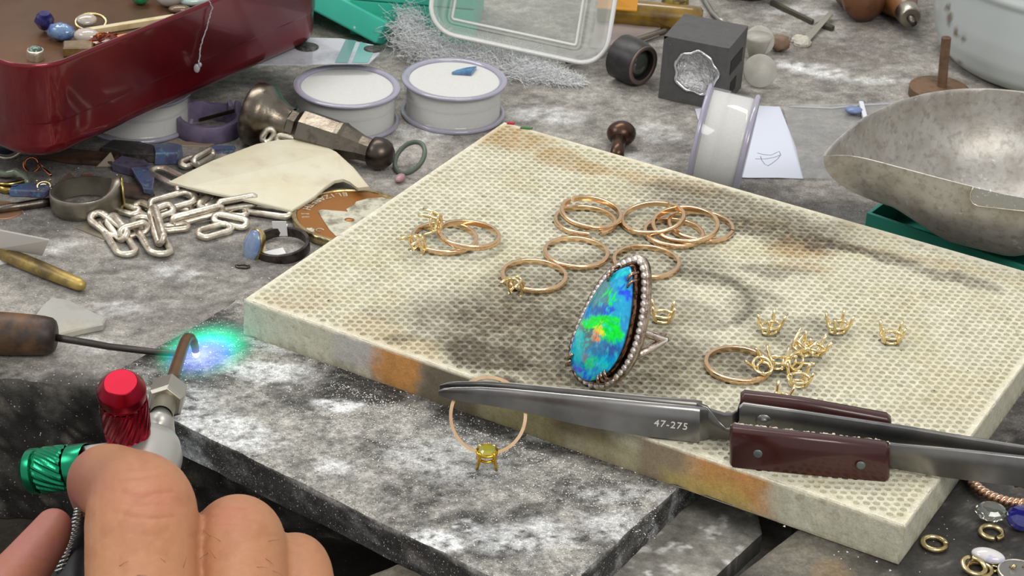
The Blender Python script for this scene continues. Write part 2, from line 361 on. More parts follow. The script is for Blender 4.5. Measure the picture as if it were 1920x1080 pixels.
def slabcol(x, y, z, f):
    n = fbm(x*.12, y*.12, 61); n2 = fbm(x*.6, y*.6, 63); g = .255+.38*(n-.5)+.45*(n2-.5); g = np.clip(g, .05, .8)
    c = np.stack([g*1.04, g, g*.9], -1); c = mixc(c, (38, 35, 32), np.clip(blot(x, y, SL_DARK, 0)*1.25*np.clip(.55+1.6*(fbm(x*1.1, y*1.1, 88)-.3), 0, 1), 0, .95))
    c = mixc(c, (226, 228, 228), blot(x, y, SL_WHITE, 0)*sst(.3, .55, n2+.08))
    o = P(873, 986, 0); rr = np.hypot((x-o[0]), (y-o[1])*1.1); rr = rr+(fbm(x*.8, y*.8, 3)-.5)*.6; c = mixc(c, (214, 216, 218), .8*np.exp(-((rr-2.6)/.4)**2))
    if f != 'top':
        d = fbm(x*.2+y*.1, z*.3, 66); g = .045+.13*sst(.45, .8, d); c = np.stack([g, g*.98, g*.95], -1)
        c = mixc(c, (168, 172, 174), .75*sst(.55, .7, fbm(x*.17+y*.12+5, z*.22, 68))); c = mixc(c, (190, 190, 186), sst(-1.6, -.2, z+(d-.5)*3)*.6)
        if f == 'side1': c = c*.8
    return c
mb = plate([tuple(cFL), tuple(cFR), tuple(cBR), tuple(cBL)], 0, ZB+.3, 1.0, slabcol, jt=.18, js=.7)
MSLAB = mat('charred_slab', attr=True, rough=.7, mott=[(260, .6, 1.35), (800, .45, 1.5), (2200, .6, 1.35)], speck=[(2300, (240, 240, 236), .66, .9), (1300, (38, 35, 32), .66, .8)], bump=[(500, .8, .4), (1800, .4, .2)])
slab = tag(mk('charcoal_slab', mb, MSLAB), 'flat dark soldering slab with white flux crust sticking out under the honeycomb board', 'soldering slab')
# --- honeycomb board
BA = np.array([-72.283, 517.81]); BY = -.484238; BU = np.array([math.cos(BY), math.sin(BY)]); BV = np.array([-math.sin(BY), math.cos(BY)]); BL, BW, BT = 190., 142.5, 11.15
def toloc(x, y): dx = x-BA[0]; dy = y-BA[1]; return dx*BU[0]+dy*BU[1], dx*BV[0]+dy*BV[1]
B_SOOT = [(1100, 560, 30, 22, .5), (1400, 400, 40, 12, .5, -22), (1080, 690, 34, 12, .6, -12), (900, 590, 20, 14, .45), (1040, 620, 38, 24, .62, -10), (1190, 660, 26, 14, .55), (930, 670, 18, 9, .8, -25), (860, 600, 16, 10, .45), (1250, 480, 10, 22, .35, 70), (1330, 520, 22, 5, .45, -32), (1400, 575, 5, 12, .3), (1290, 590, 12, 7, .35), (1450, 430, 24, 9, .62, -22), (1560, 455, 16, 5, .75, -22),
          (1350, 375, 30, 6, .5, -22), (1180, 420, 26, 12, .25), (1420, 680, 18, 8, .55), (1330, 700, 14, 7, .4), (1500, 620, 14, 8, .3), (1000, 735, 26, 5, .7, -12), (850, 715, 10, 5, .7, -25), (1120, 745, 20, 5, .5), (780, 640, 9, 4, .4), (1140, 500, 20, 9, .42), (1450, 510, 10, 5, .4), (740, 590, 12, 6, .2), (1020, 540, 20, 8, .4), (1650, 480, 14, 4, .5, -20), (1790, 520, 14, 3.5, .45, -20)]
B_OCH = [(1500, 462, 9, 8, .75), (700, 615, 14, 7, .35, -25), (960, 600, 10, 6, .3), (950, 260, 14, 10, .8), (1060, 300, 14, 6, .7, -25), (1250, 340, 26, 5, .5, -22), (1440, 420, 10, 6, .5), (780, 660, 10, 5, .4), (1130, 760, 14, 4, .3), (560, 560, 10, 6, .3), (1500, 500, 8, 5, .4), (1780, 770, 12, 9, .12), (1700, 480, 30, 4, .4, -20), (1390, 900, 12, 5, .3), (1600, 700, 14, 10, .12)]
def boardtop(x, y):
    n = fbm(x*.09, y*.09, 71); n2 = fbm(x*.5, y*.5, 73); c = np.ones(x.shape+(3,))*np.array(lin((222, 217, 194)))*(.9+.22*(n2-.5))[..., None]
    c = mixc(c, (200, 188, 150), .4*sst(.45, .75, n)); c = mixc(c, (176, 140, 84), .8*blot(x, y, B_OCH, BT)*(.4+1.1*n2))
    s = blot(x, y, B_SOOT, BT); u, v = toloc(x, y); c = mixc(c, (92, 82, 68), np.clip(s*1.2*(.35+1.3*fbm(x*.8, y*.8, 79)), 0, .95))
    e = np.minimum(np.minimum(u, BL-u), np.minimum(v, BW-v)); c = mixc(c, (236, 230, 208), (1-sst(0, 2.2, e))*.5*(1-s))
    # dark soot ring left by a round pot
    o = P(1300, 560, BT); rr = np.hypot(x-o[0], y-o[1])+(n2-.5)*2; an = np.arctan2(y-o[1], x-o[0])
    return mixc(c, (84, 76, 66), .55*np.exp(-((rr-16)/1.6)**2)*sst(-1.9, -.9, an)*(1-sst(1.9, 2.6, an)))
def boardside(x, y, z):
    u, v = toloc(x, y); n = fbm(u*.12, z*.18+v*.1, 75); n2 = fbm(u*.7, z*.7+v*.7, 76); zz = z/BT; uu = u+(n-.5)*8
    c = np.ones(x.shape+(3,))*np.array(lin((196, 194, 172)))*(.93+.3*(n2-.5))[..., None]
    def bp(c, col, u0, w, a, z0=.5, hz=.9): return mixc(c, col, a*(1-sst(.5, 1.1, np.abs(uu-u0)/w))*(1-sst(.6, 1.3, np.abs(zz+(n-.5)*.5-z0)/hz)))
    fr = v < .5*BW
    c2 = bp(c, (182, 178, 178), 38, 10, .7, .75, .5); c2 = bp(c2, (196, 130, 40), 50, 9, .85); c2 = bp(c2, (92, 80, 64), 66, 12, .9, .6); c2 = bp(c2, (140, 130, 76), 88, 16, .75, .3)
    c2 = bp(c2, (98, 84, 66), 104, 12, .8, .8, .5); c2 = bp(c2, (150, 140, 96), 112, 12, .6, .2, .5); c2 = bp(c2, (110, 84, 52), 128, 10, .7, .6); c2 = bp(c2, (196, 134, 58), 146, 13, .85, .62, .7); c2 = bp(c2, (186, 170, 92), 140, 14, .6, .1, .4)
    c = np.where(((u < BL-1) & fr)[..., None], c2, c); return mixc(c, (110, 92, 66), .5*(1-sst(0, .14, zz+(n2-.5)*.2)))
PITCHV = 2.45; NU = 88; du = (BL-3.4)/NU; NV = int((BW-2.6)/PITCHV); V0 = (BW-NV*PITCHV)/2
mbt = MB(); cells_c = []; Vs = []; Fs = []; Cs = []; nb = 0; rng = RS
K = 8; ang = np.arange(K)*2*PI/K+PI/8
# rectangle boundary points matching the 8 circle directions
def rectpts(w, h):
    out = []
    for a in ang:
        ca, sa = math.cos(a), math.sin(a)
        if abs(ca)*h > abs(sa)*w: out.append((math.copysign(w/2, ca), sa*h/2/abs(math.sin(PI/8)) if False else math.copysign(min(h/2, abs(sa/ca)*w/2), sa)))
        else: out.append((math.copysign(min(w/2, abs(ca/sa)*h/2), ca), math.copysign(h/2, sa)))
    return out
UC = []
for i in range(NU):
    off = PITCHV/2 if i % 2 else 0
    for j in range(NV - (1 if i % 2 else 0)): UC.append((1.7+(i+.5)*du, V0+off+(j+.5)*PITCHV))
UC = np.array(UC); cx = BA[0]+UC[:, 0]*BU[0]+UC[:, 1]*BV[0]; cy = BA[1]+UC[:, 0]*BU[1]+UC[:, 1]*BV[1]
soot = blot(cx, cy, B_SOOT, BT); depth = np.clip(.06+.40*fbm(cx*.06, cy*.06, 81)+.25*rng.rand(len(UC))-.1, .08, .9)
rw = rng.rand(len(UC), 3)
hw, hh = du/2, PITCHV/2
B8 = [(hw, hh*.42), (hw*.42, hh), (-hw*.42, hh), (-hw, hh*.42), (-hw, -hh*.42), (-hw*.42, -hh), (hw*.42, -hh), (hw, -hh*.42)]
B12 = [(hw, hh), (-hw, hh), (-hw, -hh), (hw, -hh)]
def b2w(u, v, z): return (BA[0]+u*BU[0]+v*BV[0], BA[1]+u*BU[1]+v*BV[1], z)
for k, (uc, vc) in enumerate(UC):
    r = .80+.1*(rw[k, 0]-.5); ex = .03*(rw[k, 1]-.5); dz = depth[k]; ju, jv = .08*(rw[k, 1]-.5), .08*(rw[k, 2]-.5); base = nb
    zt = BT+.05*(rw[k, 0]-.5)
    for a, b in B8: Vs.append((uc+a, vc+b, BT))
    for a, b in B12: Vs.append((uc+a, vc+b, BT))
    for t in range(8): Vs.append((uc+ju+(r+.12)*math.cos(ang[t]), vc+jv+(r+.12)*math.sin(ang[t]), zt))
    for t in range(8): Vs.append((uc+ju+r*.88*math.cos(ang[t]), vc+jv+r*.88*math.sin(ang[t]), BT-dz))
    nb += 28
    for t in range(8):
        u2 = (t+1) % 8; Fs.append((base+t, base+u2, base+12+u2, base+12+t)); Fs.append((base+12+t, base+12+u2, base+20+u2, base+20+t))
    for (c4, i1, i2) in ((8, 0, 1), (9, 2, 3), (10, 4, 5), (11, 6, 7)): Fs.append((base+i1, base+c4, base+i2))
    Fs.append(tuple(base+20+t for t in range(8)))
Vs = np.array(Vs); wx = BA[0]+Vs[:, 0]*BU[0]+Vs[:, 1]*BV[0]; wy = BA[1]+Vs[:, 0]*BU[1]+Vs[:, 1]*BV[1]
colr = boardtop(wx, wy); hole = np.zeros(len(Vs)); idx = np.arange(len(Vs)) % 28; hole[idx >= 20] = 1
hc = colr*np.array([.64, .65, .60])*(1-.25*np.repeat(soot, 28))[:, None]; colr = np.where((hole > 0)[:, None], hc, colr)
zv = Vs[:, 2]+.12*(fbm(wx*.3, wy*.3, 83)-.5)*0
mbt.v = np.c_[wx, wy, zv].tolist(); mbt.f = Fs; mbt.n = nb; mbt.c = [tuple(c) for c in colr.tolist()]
# plain rim strips round the holes, then the sides
def strip(u0, u1, v0, v1, n1, n2, z=BT-.01):
    a, b = np.meshgrid(np.linspace(u0, u1, n1), np.linspace(v0, v1, n2), indexing='ij')
    x = BA[0]+a*BU[0]+b*BV[0]; y = BA[1]+a*BU[1]+b*BV[1]; mbt.grid(x, y, np.full(x.shape, z), col=boardtop(x, y))
strip(0.3, 1.7, 0.3, BW-.3, 2, 70); strip(BL-1.7, BL-.3, .3, BW-.3, 2, 70)
strip(1.7, BL-1.7, .3, V0, 90, 2); strip(1.7, BL-1.7, BW-V0, BW-.3, 90, 2)
for i in range(1, NU, 2):      # half cells at the ends of the shifted columns
    u0 = 1.7+i*du
    for v0, v1 in ((V0, V0+PITCHV/2), (BW-V0-PITCHV/2, BW-V0)): strip(u0, u0+du, v0, v1, 2, 2)
q = [(0, 0), (BL, 0), (BL, BW), (0, BW)]
for k in range(4):
    p0, p1 = np.array(q[k], float), np.array(q[(k+1) % 4], float); n = 240 if k % 2 == 0 else 160
    nn = np.array([(0, -1), (1, 0), (0, 1), (-1, 0)][k], float)
    t, h = np.meshgrid(np.linspace(0, 1, n), np.array([0, .03, .1, .3, .5, .7, .9, 1.]), indexing='ij')
    ins = np.where(h == 0, .35, 0)+np.where(h == .03, .12, 0); rg = (fbm(t*90, h*3, 90+k)-.5)*.5*(h < .05)+(fbm(t*60, h*2, 95+k)-.5)*.25
    u = p0[0]*(1-t)+p1[0]*t; v = p0[1]*(1-t)+p1[1]*t
    pad = np.array([0.3, 0.3]);
    u = u-nn[0]*(ins+rg); v = v-nn[1]*(ins+rg)
    z = BT*(1-h)*1.0+np.where(h == 1, .02+.5*sst(.62, .8, fbm(t*22, h*0, 99+k))*(k == 0), 0)
    x = BA[0]+u*BU[0]+v*BV[0]; y = BA[1]+u*BU[1]+v*BV[1]
    cc = boardside(x, y, z); cc[:, :2] = boardtop(x[:, :2], y[:, :2]) if True else cc[:, :2]; mbt.grid(x, y, z, col=cc)
b0 = [b2w(u, v, .03) for u, v in q]; mbt.add(b0, [(3, 2, 1, 0)], (.4, .38, .3))
MBOARD = mat('fired_ceramic', attr=True, rough=.85, noise=[(420, (120, 100, 72), .56, .74, .4), (1300, (100, 88, 70), .6, .75, .45)], mott=[(500, .86, 1.12), (2200, .82, 1.14)], speck=[(800, (64, 54, 44), .755, .7)], bump=[(900, .5, .3), (250, .2, .4)])
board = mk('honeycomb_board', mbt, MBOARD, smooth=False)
tag(board, 'thick cream honeycomb soldering board with soot stains under the rings and tweezers', 'soldering board')
def chip(name, label, px, py, col, sz):
    c = P(px, py, BT+.05); return tag(mk(name, MB().prism([(-sz, -.5), (sz*.8, -.7), (sz, .3), (-sz*.5, .6)], 0, .5), mat(name+'_m', col, .4), smooth=False, loc=c), label, 'chip')
chip('red_chip', 'tiny red chip at the far corner of the honeycomb board', 958, 232, (170, 36, 44), 1.3)
chip('green_chip', 'small green smear chip at the far edge of the honeycomb board', 987, 241, (70, 110, 60), 2.0)
# ------------------------------------------------------------------ shared pieces
def perp(px, py, O, n): d = ray(px, py); n = np.asarray(n, float); t = ((np.asarray(O)-EYE)@n)/(d@n); return EYE+t*d
def rrect(c, e1, a, b, r, n=8):     # outline of a rounded rectangle (centre, axis 1, half sizes) + outward normals
    e1 = np.array(nrm(e1)); e2 = np.array([-e1[1], e1[0]]); P_, N_ = [], []
    for sx, sy, a0 in ((1, 1, 0), (-1, 1, 90), (-1, -1, 180), (1, -1, 270)):
        for k in range(n+1):
            t = math.radians(a0+90*k/n); N = np.array([math.cos(t), math.sin(t)])
            q = np.array([sx*(a-r), sy*(b-r)])+r*N; P_.append(c+q[0]*e1+q[1]*e2); N_.append(N[0]*e1+N[1]*e2)
    # subdivide straight sides
    out, on = [], []
    for i in range(len(P_)):
        j = (i+1) % len(P_); out.append(P_[i]); on.append(N_[i]); L = np.linalg.norm(P_[j]-P_[i])
        if L > 8:
            m = int(L/6)
            for k in range(1, m): out.append(P_[i]+(P_[j]-P_[i])*k/m); on.append(N_[i])
    return np.array(out), np.array(on)
def loopwall(pts, nr, prof, cap0=False, cap1=False):
    mb = MB(); n = len(pts); m = len(prof)
    for o, z in prof: mb.v += [(p[0]+N[0]*o, p[1]+N[1]*o, z) for p, N in zip(pts, nr)]
    mb.n = len(mb.v); mb.c = [None]*mb.n
    for k in range(m-1):
        for i in range(n): j = (i+1) % n; mb.f.append((k*n+i, k*n+j, (k+1)*n+j, (k+1)*n+i))
    if cap0: mb.f.append(tuple(range(n))[::-1])
    if cap1: mb.f.append(tuple((m-1)*n+i for i in range(n)))
    return mb
# ------------------------------------------------------------------ red tin
TZ = ZB+17
RED = mat('red_tin_paint', (118, 10, 26), .32, .55, noise=[(45, (70, 8, 16), .45, .7, .6), (18, (92, 26, 34), .5, .7, .4)], bump=[(1200, .12, .1)], coat=.5, speck=[(500, (30, 8, 10), .73, .6)])
TINB = mat('worn_brass_inside', (104, 82, 66), .36, .4, noise=[(14, (136, 92, 56), .4, .75, .8), (90, (86, 64, 50), .5, .7, .4)], speck=[(900, (190, 170, 150), .76, .7)], bump=[(300, .12, .2)])
dl = np.array([math.cos(math.radians(56.8)), math.sin(math.radians(56.8))]); dn = np.array([-dl[1], dl[0]])
wall0 = P(130, 288, TZ)[:2]; LT, WT = 139, 150
tc_ = wall0+dl*(LT/2-13)+dn*(WT/2)
pts, nr_ = rrect(tc_, dl, LT/2, WT/2, 13, 10)
tin = thing('tin_box', 'open dark red metal tin full of loose gemstones, propped above the bench', 'tin box', (tc_[0], tc_[1], TZ))
off = np.array([tc_[0], tc_[1], TZ])
def rel(mb, o): mb.v = [tuple(np.array(p)-o) for p in mb.v]; return mb
body = loopwall(pts, nr_, [(-6, TZ), (-2, TZ+.6), (-.4, TZ+2.4), (0, TZ+5), (0, TZ+11.6), (.25, TZ+12), (.55, TZ+12.4), (.55, TZ+29.7), (.9, TZ+30.3), (.9, TZ+31.3), (.45, TZ+31.8), (-.1, TZ+31.7), (-.3, TZ+31.1)], cap0=True)
mk('body', rel(body, off), RED, tin, sharp=50)
linr = loopwall(pts, nr_, [(-.3, TZ+31.1), (-.45, TZ+29), (-.45, TZ+4.5), (-1.5, TZ+3), (-4, TZ+2.4)], cap1=True)
mk('inner_lining', rel(linr, off), TINB, tin, sharp=60)
FZ = TZ+2.45     # tin floor
def gemmat(name, col, **k): return mat(name, col, k.pop('rough', .12), 0, coat=.6, **k)
def pebble(name, label, cat, px, py, z, r, m, rot=0, tilt=0, jit=.0, flat=.0, group=None, facets=None):
    c = P(px, py, z); mb = MB(); M = rotm('Z', math.radians(rot))@rotm('X', math.radians(tilt))
    if facets:    # faceted oval gem: table up
        n = 12; pr = [(0.0, r[2]), (.55, r[2]), (.82, r[2]*.72), (1., r[2]*.32), (1., r[2]*.18), (.55, -r[2]*.45), (0., -r[2]*.8)]
        mb.lathe([(a, b) for a, b in pr], n); V = []
        for p in mb.v: V.append(tuple(M@(np.array([p[0]*r[0], p[1]*r[1], p[2]]))))
        mb.v = V
    else:
        mb.ell((0, 0, 0), r, M, 20, 12, jit)
        if flat: mb.v = [(p[0], p[1], max(p[2], -r[2]*flat)) for p in mb.v]
    zl = min(p[2] for p in mb.v); mb.v = [(p[0], p[1], p[2]-zl) for p in mb.v]
    o = mk(name, mb, m, smooth=not facets and jit < .3, loc=(c[0], c[1], z)); return tag(o, label, cat, group)
BLUEV = gemmat('violet_sapphire', (62, 62, 128), noise=(500, (30, 32, 90), .4, .6), trans=.25)
pebble('gemstone', 'violet faceted sapphire beside the blue stone in the tin', 'gemstone', 84, 60, FZ, (3.4, 2.8, 4.2), BLUEV, 20, 15, facets=1)
pebble('gemstone', 'light blue rough opal stone in the tin, touching the violet one', 'gemstone', 115, 76, FZ, (5, 3.4, 3), gemmat('blue_opal', (108, 136, 170), noise=[(260, (66, 96, 158), .45, .6), (400, (130, 170, 200), .55, .7, .7)]), -12, 8, jit=.12)
pebble('cabochon', 'milky white oval cabochon in front of the bone stick in the tin', 'cabochon', 164, 82, FZ, (4.8, 3.3, 2.7), gemmat('milk_cab', (188, 178, 166), sss=.2, rough=.08), -8)
pebble('cabochon', 'bright green domed cabochon in the tin', 'cabochon', 263, 8, FZ, (3.9, 3.4, 4.4), gemmat('green_cab', (16, 150, 92), sss=.1, rough=.06, noise=(300, (60, 180, 130), .5, .7)), 0)
pebble('cabochon', 'large pale grey cabochon near the far rim of the tin', 'cabochon', 318, 12, FZ, (5.2, 4.2, 4.2), gemmat('grey_cab', (186, 178, 176), sss=.2, rough=.08), 10)
pebble('cabochon', 'flat pale aqua cabochon lying against the long wall of the tin', 'cabochon', 366, 10, FZ, (5.8, 2.6, 1.8), gemmat('aqua_cab', (190, 208, 204), rough=.1), 22)
pebble('cabochon', 'small flat brown cabochon below the large grey one in the tin', 'cabochon', 337, 24, FZ, (4, 2.2, 1.4), gemmat('brown_cab', (112, 88, 66)), 8)
pebble('gemstone', 'dark orange garnet chip against the tin wall below the orange strip', 'gemstone', 196, 86, FZ, (5, 2, 2.2), gemmat('garnet', (120, 44, 16), noise=(400, (210, 110, 20), .5, .6), trans=.2), 24, jit=.4)
mb = MB(); mb.prism([(-5, -3.2), (4.8, -3.6), (5.4, 1.4), (2, 3.1), (-4.6, 2.9)], 0, 3.6, inset=.5)
c = P(146, 100, FZ); o = mk('agate_slice', mb, gemmat('agate', (112, 86, 46), noise=(200, (140, 112, 70), .45, .65), rough=.25), smooth=False, loc=c); o.rotation_euler[2] = .25
tag(o, 'olive brown cut agate block near the front corner of the tin', 'agate')
t = thing('bezel_cabochon', 'tiny round green cabochon in a silver bezel at the near corner of the tin', 'gemstone', P(67, 110, FZ))
mk('bezel', MB().lathe([(2.9, 0), (2.9, 3), (2.6, 3.4), (2.3, 3.2)], 24), SILVER, t); mk('cabochon', MB().ell((0, 0, 2.9), (2.4, 2.4, 1.7)), gemmat('moss', (66, 86, 74), noise=(500, (120, 150, 130), .5, .6)), t)
# little opal ring, bone stick, orange strip
t = thing('opal_ring', 'pale gold ring with a cloudy oval opal, in the tin behind the bone stick', 'ring', P(170, 50, FZ))
mb = MB(); N = 30
Mr = rotm('Z', .35)@rotm('X', .45)
mb.sweep([Mr@np.array([5.2*math.cos(2*PI*i/N), 3.8*math.sin(2*PI*i/N), 2.3]) for i in range(N)], .55, 8, closed=True); mk('band', mb, mat('pale_gold', (206, 186, 138), .3, 1), t)
mk('opal', MB().ell(Mr@np.array([-1.4, .5, 3.2]), (3.6, 2.6, 1.2), Mr), gemmat('cloudy_opal', (178, 166, 150), noise=(500, (150, 150, 160), .5, .7)), t)
a = P(148, 62, FZ+1.2); b = P(330, 33, FZ+1.2); d = nrm(b-a); nn = np.array([-d[1], d[0], 0])
def bar(name, a, b, w, h, m, label, cat, endr=.3, group=None):
    a, b = np.asarray(a, float), np.asarray(b, float); L = np.linalg.norm(b-a); x = nrm(b-a); M = frame(np.cross(x, np.array([-x[1], x[0], 0])), x)
    q = [(-L/2, -w/2+endr), (-L/2+endr, -w/2), (L/2-endr, -w/2), (L/2, -w/2+endr), (L/2, w/2-endr), (L/2-endr, w/2), (-L/2+endr, w/2), (-L/2, w/2-endr)]
    mb = MB().prism(q, -h/2, h/2, inset=min(w, h)*.15); mb.v = [tuple(M@np.array(p)) for p in mb.v]
    return tag(mk(name, mb, m, smooth=False, loc=(a+b)/2), label, cat, group)
bar('bone_stick', a, b, 2.4, 2, mat('bone', (216, 200, 164), .5, noise=(150, (190, 168, 120), .45, .65), bump=(300, .2)), 'flat ivory coloured stick lying across the gems in the tin', 'stick')
a = P(188, 80, FZ+.6); b = P(330, 52, FZ+.6)
bar('amber_strip', a, b, 4.2, 1.2, gemmat('amber', (222, 140, 62), rough=.2, noise=(200, (240, 178, 100), .45, .65)), 'glossy orange strip tucked behind the milky cabochon in the tin', 'amber')
# glue thread hanging over the wall of the tin
tp = []
for px, py, o_ in ((392, 2, .6), (398, 14, 1.4), (392, 34, 1.3), (388, 52, 1.2), (380, 72, 1.2), (376, 90, 1.2), (374, 112, 1.4), (369, 128, 1.6)):
    wn = np.array([dn[0]*-1, dn[1]*-1, 0]); tp.append(perp(px, py, np.array([*wall0, 0])+wn*o_, wn))
mb = MB(); q = []
for i in range(len(tp)-1):
    for k in range(6): f_ = k/6; q.append(tp[i]*(1-f_)+tp[i+1]*f_+np.array([random.uniform(-.15, .15), 0, random.uniform(-.15, .15)]))
mb.sweep(q, [.16+.16*random.random() for _ in q], 6); t = thing('glue_thread', 'thin clear thread with a hanging drop over the long side of the red tin', 'thread', tp[0]); GLU = mat('clear_glue', (225, 220, 225), .08, trans=.6, coat=1)
mk('strand', rel(mb, tp[0]), GLU, t); mb = MB(); mb.ell(tp[-1]-tp[0], (1.1, .8, 1.6), nu=10, nv=8); mb.ell(tp[-1]-tp[0]+np.array([1., 0, 1.3]), (.7, .6, .9), nu=10, nv=8); mk('drop', mb, GLU, t)
# ------------------------------------------------------------------ round plastic pots with white foam
PLAS = glass('pot_plastic', (236, 236, 238), .1, .88, (252, 252, 252), gl=.22); FLG = mat('pot_flange', (176, 172, 190), .12, trans=.25, coat=.7)
FOAM = mat('white_foam', (204, 204, 200), .9, bump=[(1500, .3, .15)], mott=[(1500, .93, 1.05)]); FOAMS = mat('packed_foam', (214, 214, 204), .9, mott=[(900, .9, 1.08)], bump=[(1200, .5, .2)])
def pot(label, loc, M=None, first=None):
    if first: return dup(first, loc, M, label, 'round plastic gem pots')
    t = thing('gem_pot', label, 'gem pot', loc, 'round plastic gem pots', M)
    mk('base_cup', MB().lathe([(0, 0), (17.4, 0), (17.8, .4), (17.8, 1.2), (16.9, 1.8), (16.6, 2.4), (16.6, 8.2)], 72), PLAS, t, sharp=40)
    lid = mk('lid', MB().lathe([(16.75, 7.6), (17.1, 7.6), (17.1, 12), (17.3, 12.4)], 72), PLAS, t, sharp=60)
    mk('flange', MB().lathe([(16.9, 12.2), (18., 12.4), (18.2, 12.9), (18, 13.3), (17.2, 13.5), (15.9, 13.3), (15.6, 12.9), (15.6, 12.3), (16.8, 12)], 72, close=True), FLG, lid)
    bs_ = [c for c in kids(t) if c.name.startswith('base_cup')][0]; mk('base_flange', MB().lathe([(16.8, .1), (17.9, .1), (18.05, .7), (17.9, 1.3), (16.9, 1.6), (16.8, .1)], 72), FLG, bs_)
    mk('foam_insert', MB().lathe([(0, .5), (16.2, .5), (16.2, 11.8), (15.5, 12.6), (12, 12.95), (0, 13.1)], 72), [FOAM], t, sharp=40)
    return t
c1 = P(852, 148, 3); pot_a = pot('round clear pot of white foam with a blue stone shard on top', (c1[0], c1[1], ZB))
c2 = P(651, 161, 3); pot('round clear pot of white foam between the steel punch head and the other pot', (c2[0], c2[1], ZB), None, pot_a)
c3 = P(258, 258, ZB); pot('grey looking gem pot half hidden under the long side of the red tin', (c3[0]-1.5, c3[1]+12, ZB), None, pot_a)
ax = nrm([.965, -.17, -.1]); tp_ = P(1376, 176, 26); Ms = frame(-ax, (0, 0, 1)); Ms[:, 2] *= 1.28; cc = tp_-Ms@np.array([17.8, 0, 6.7])
pot('round gem pot standing on its rim in front of the sketched paper', cc, Ms, pot_a)
o = mk('opal_shard', MB().prism([(-4.6, -1.6), (2.0, -2.6), (4.6, 3.6), (1, 2.4), (-2.6, .4)], 0, .9), gemmat('shard', (96, 130, 170), noise=(300, (60, 90, 140), .4, .6), rough=.2), smooth=False, loc=P(871, 136, 3.2)+[0, 0, .0]); o.rotation_euler[2] = .15
tag(o, 'triangular blue grey stone shard lying on the foam of a gem pot', 'stone')
# ------------------------------------------------------------------ teal boxes
TEAL = mat('teal_card', (62, 184, 160), .55, bump=[(900, .15, .1)], noise=(40, (78, 200, 176), .4, .7, .5), speck=[(160, (220, 230, 228), .745, .8)])
def framed_box(name, label, cat, O, X, Z, dims, m, bev=.8, lip=None, group=None):
    Y = np.cross(nrm(Z), nrm(X)); M = np.stack([nrm(X), Y, nrm(Z)], 1); t = thing(name, label, cat, O, group, M)
    a, b, c = dims; mb = MB().box((a/2, b/2, c/2), (a, b, c)); mk('box_body', mb, m, t, bev=bev)
    if lip: mb = MB().box((a/2, b/2, c+lip/2+.3), (a+1.2, b+1.2, lip)); mk('lid', mb, m, t, bev=bev)
    return t
O = P(704, 82, ZB+3); Q = P(598, 26, ZB+3+6); X = nrm(Q-O); T_ = perp(724, 40, O, X); Z = nrm(T_-O)
Yv = np.cross(Z, X)
framed_box('teal_cover', 'bright teal box lid tilted against the other teal box, speckled with white dust', 'box lid', O, X, Z, (62, -30 if Yv[1] < 0 else 30, np.linalg.norm(T_-O)), TEAL, .9)
O = P(725, 78, ZB); X = nrm(P(840, 88, ZB)-O)
framed_box('ring_box', 'teal jewellery box standing behind the fluffy white fibre', 'box', O+np.array([-14, 4, 0]), X, (0, 0, 1), (46, 40, 14), TEAL, .8, lip=26)
# ------------------------------------------------------------------ clear tub
TUB = glass('tub_plastic', (226, 228, 222), .14, .78, (250, 251, 250), gl=.2); TUBR = mat('tub_rim', (232, 232, 228), .15, trans=.25, coat=.5)
rA = P(852, 68, ZB+13.5); rB = P(1082, 117, ZB+5); X = nrm(rB-rA); Yt = np.array([0, math.cos(math.radians(52)), math.sin(math.radians(52))]); Yt = nrm(Yt-X*(Yt@X)); Zt = np.cross(X, Yt); Mt = np.stack([X, Yt, Zt], 1)
ctr = (rA+rB)/2+Yt*35.6-Zt*13.6
t = thing('clear_tub', 'open clear plastic tub with rounded corners leaning in the clutter at the back', 'plastic tub', ctr, None, Mt)
pts, nr_ = rrect(np.zeros(2), np.array([1., 0]), 33.5, 36, 11, 8)
mb = loopwall(pts, nr_, [(-7, 2.6), (-5.5, 2.2), (-2.2, 12.2), (-.4, 12.6), (0, 13), (0, 13.6), (-.6, 13.6), (-2.8, 13.1), (-6, 3.2), (-7.5, 2.9)]); mk('tub_wall', mb, TUB, t, sharp=50)
mb = loopwall(pts, nr_, [(-7.2, 2.6), (-7.6, 1.2), (-8, .6), (-9.5, .6), (-9.5, 1.2), (-8.5, 1.6)], cap1=True); mk('tub_base', mb, TUB, t, sharp=50)
mb = loopwall(pts, nr_, [(-1.2, 12.9), (0, 12.9), (.3, 13.4), (0, 14), (-1.2, 14), (-1.5, 13.4), (-1.2, 12.9)]); mk('rim', mb, TUBR, t)
mb = loopwall(pts, nr_, [(-10.5, 1.3), (-9.8, 1.3), (-9.6, 1.8), (-10.2, 2.0), (-10.7, 1.8), (-10.5, 1.3)]); mk('base_ridge', mb, TUBR, t)
mb = MB(); tri = [np.array([math.cos(a)*4.6, math.sin(a)*4.6, 1.9]) for a in (math.radians(-90), math.radians(30), math.radians(150))]; mb.sweep([p+np.array([-7, 10, 0]) for p in tri], .35, 6, closed=True); mk('recycling_triangle', mb, TUBR, t)
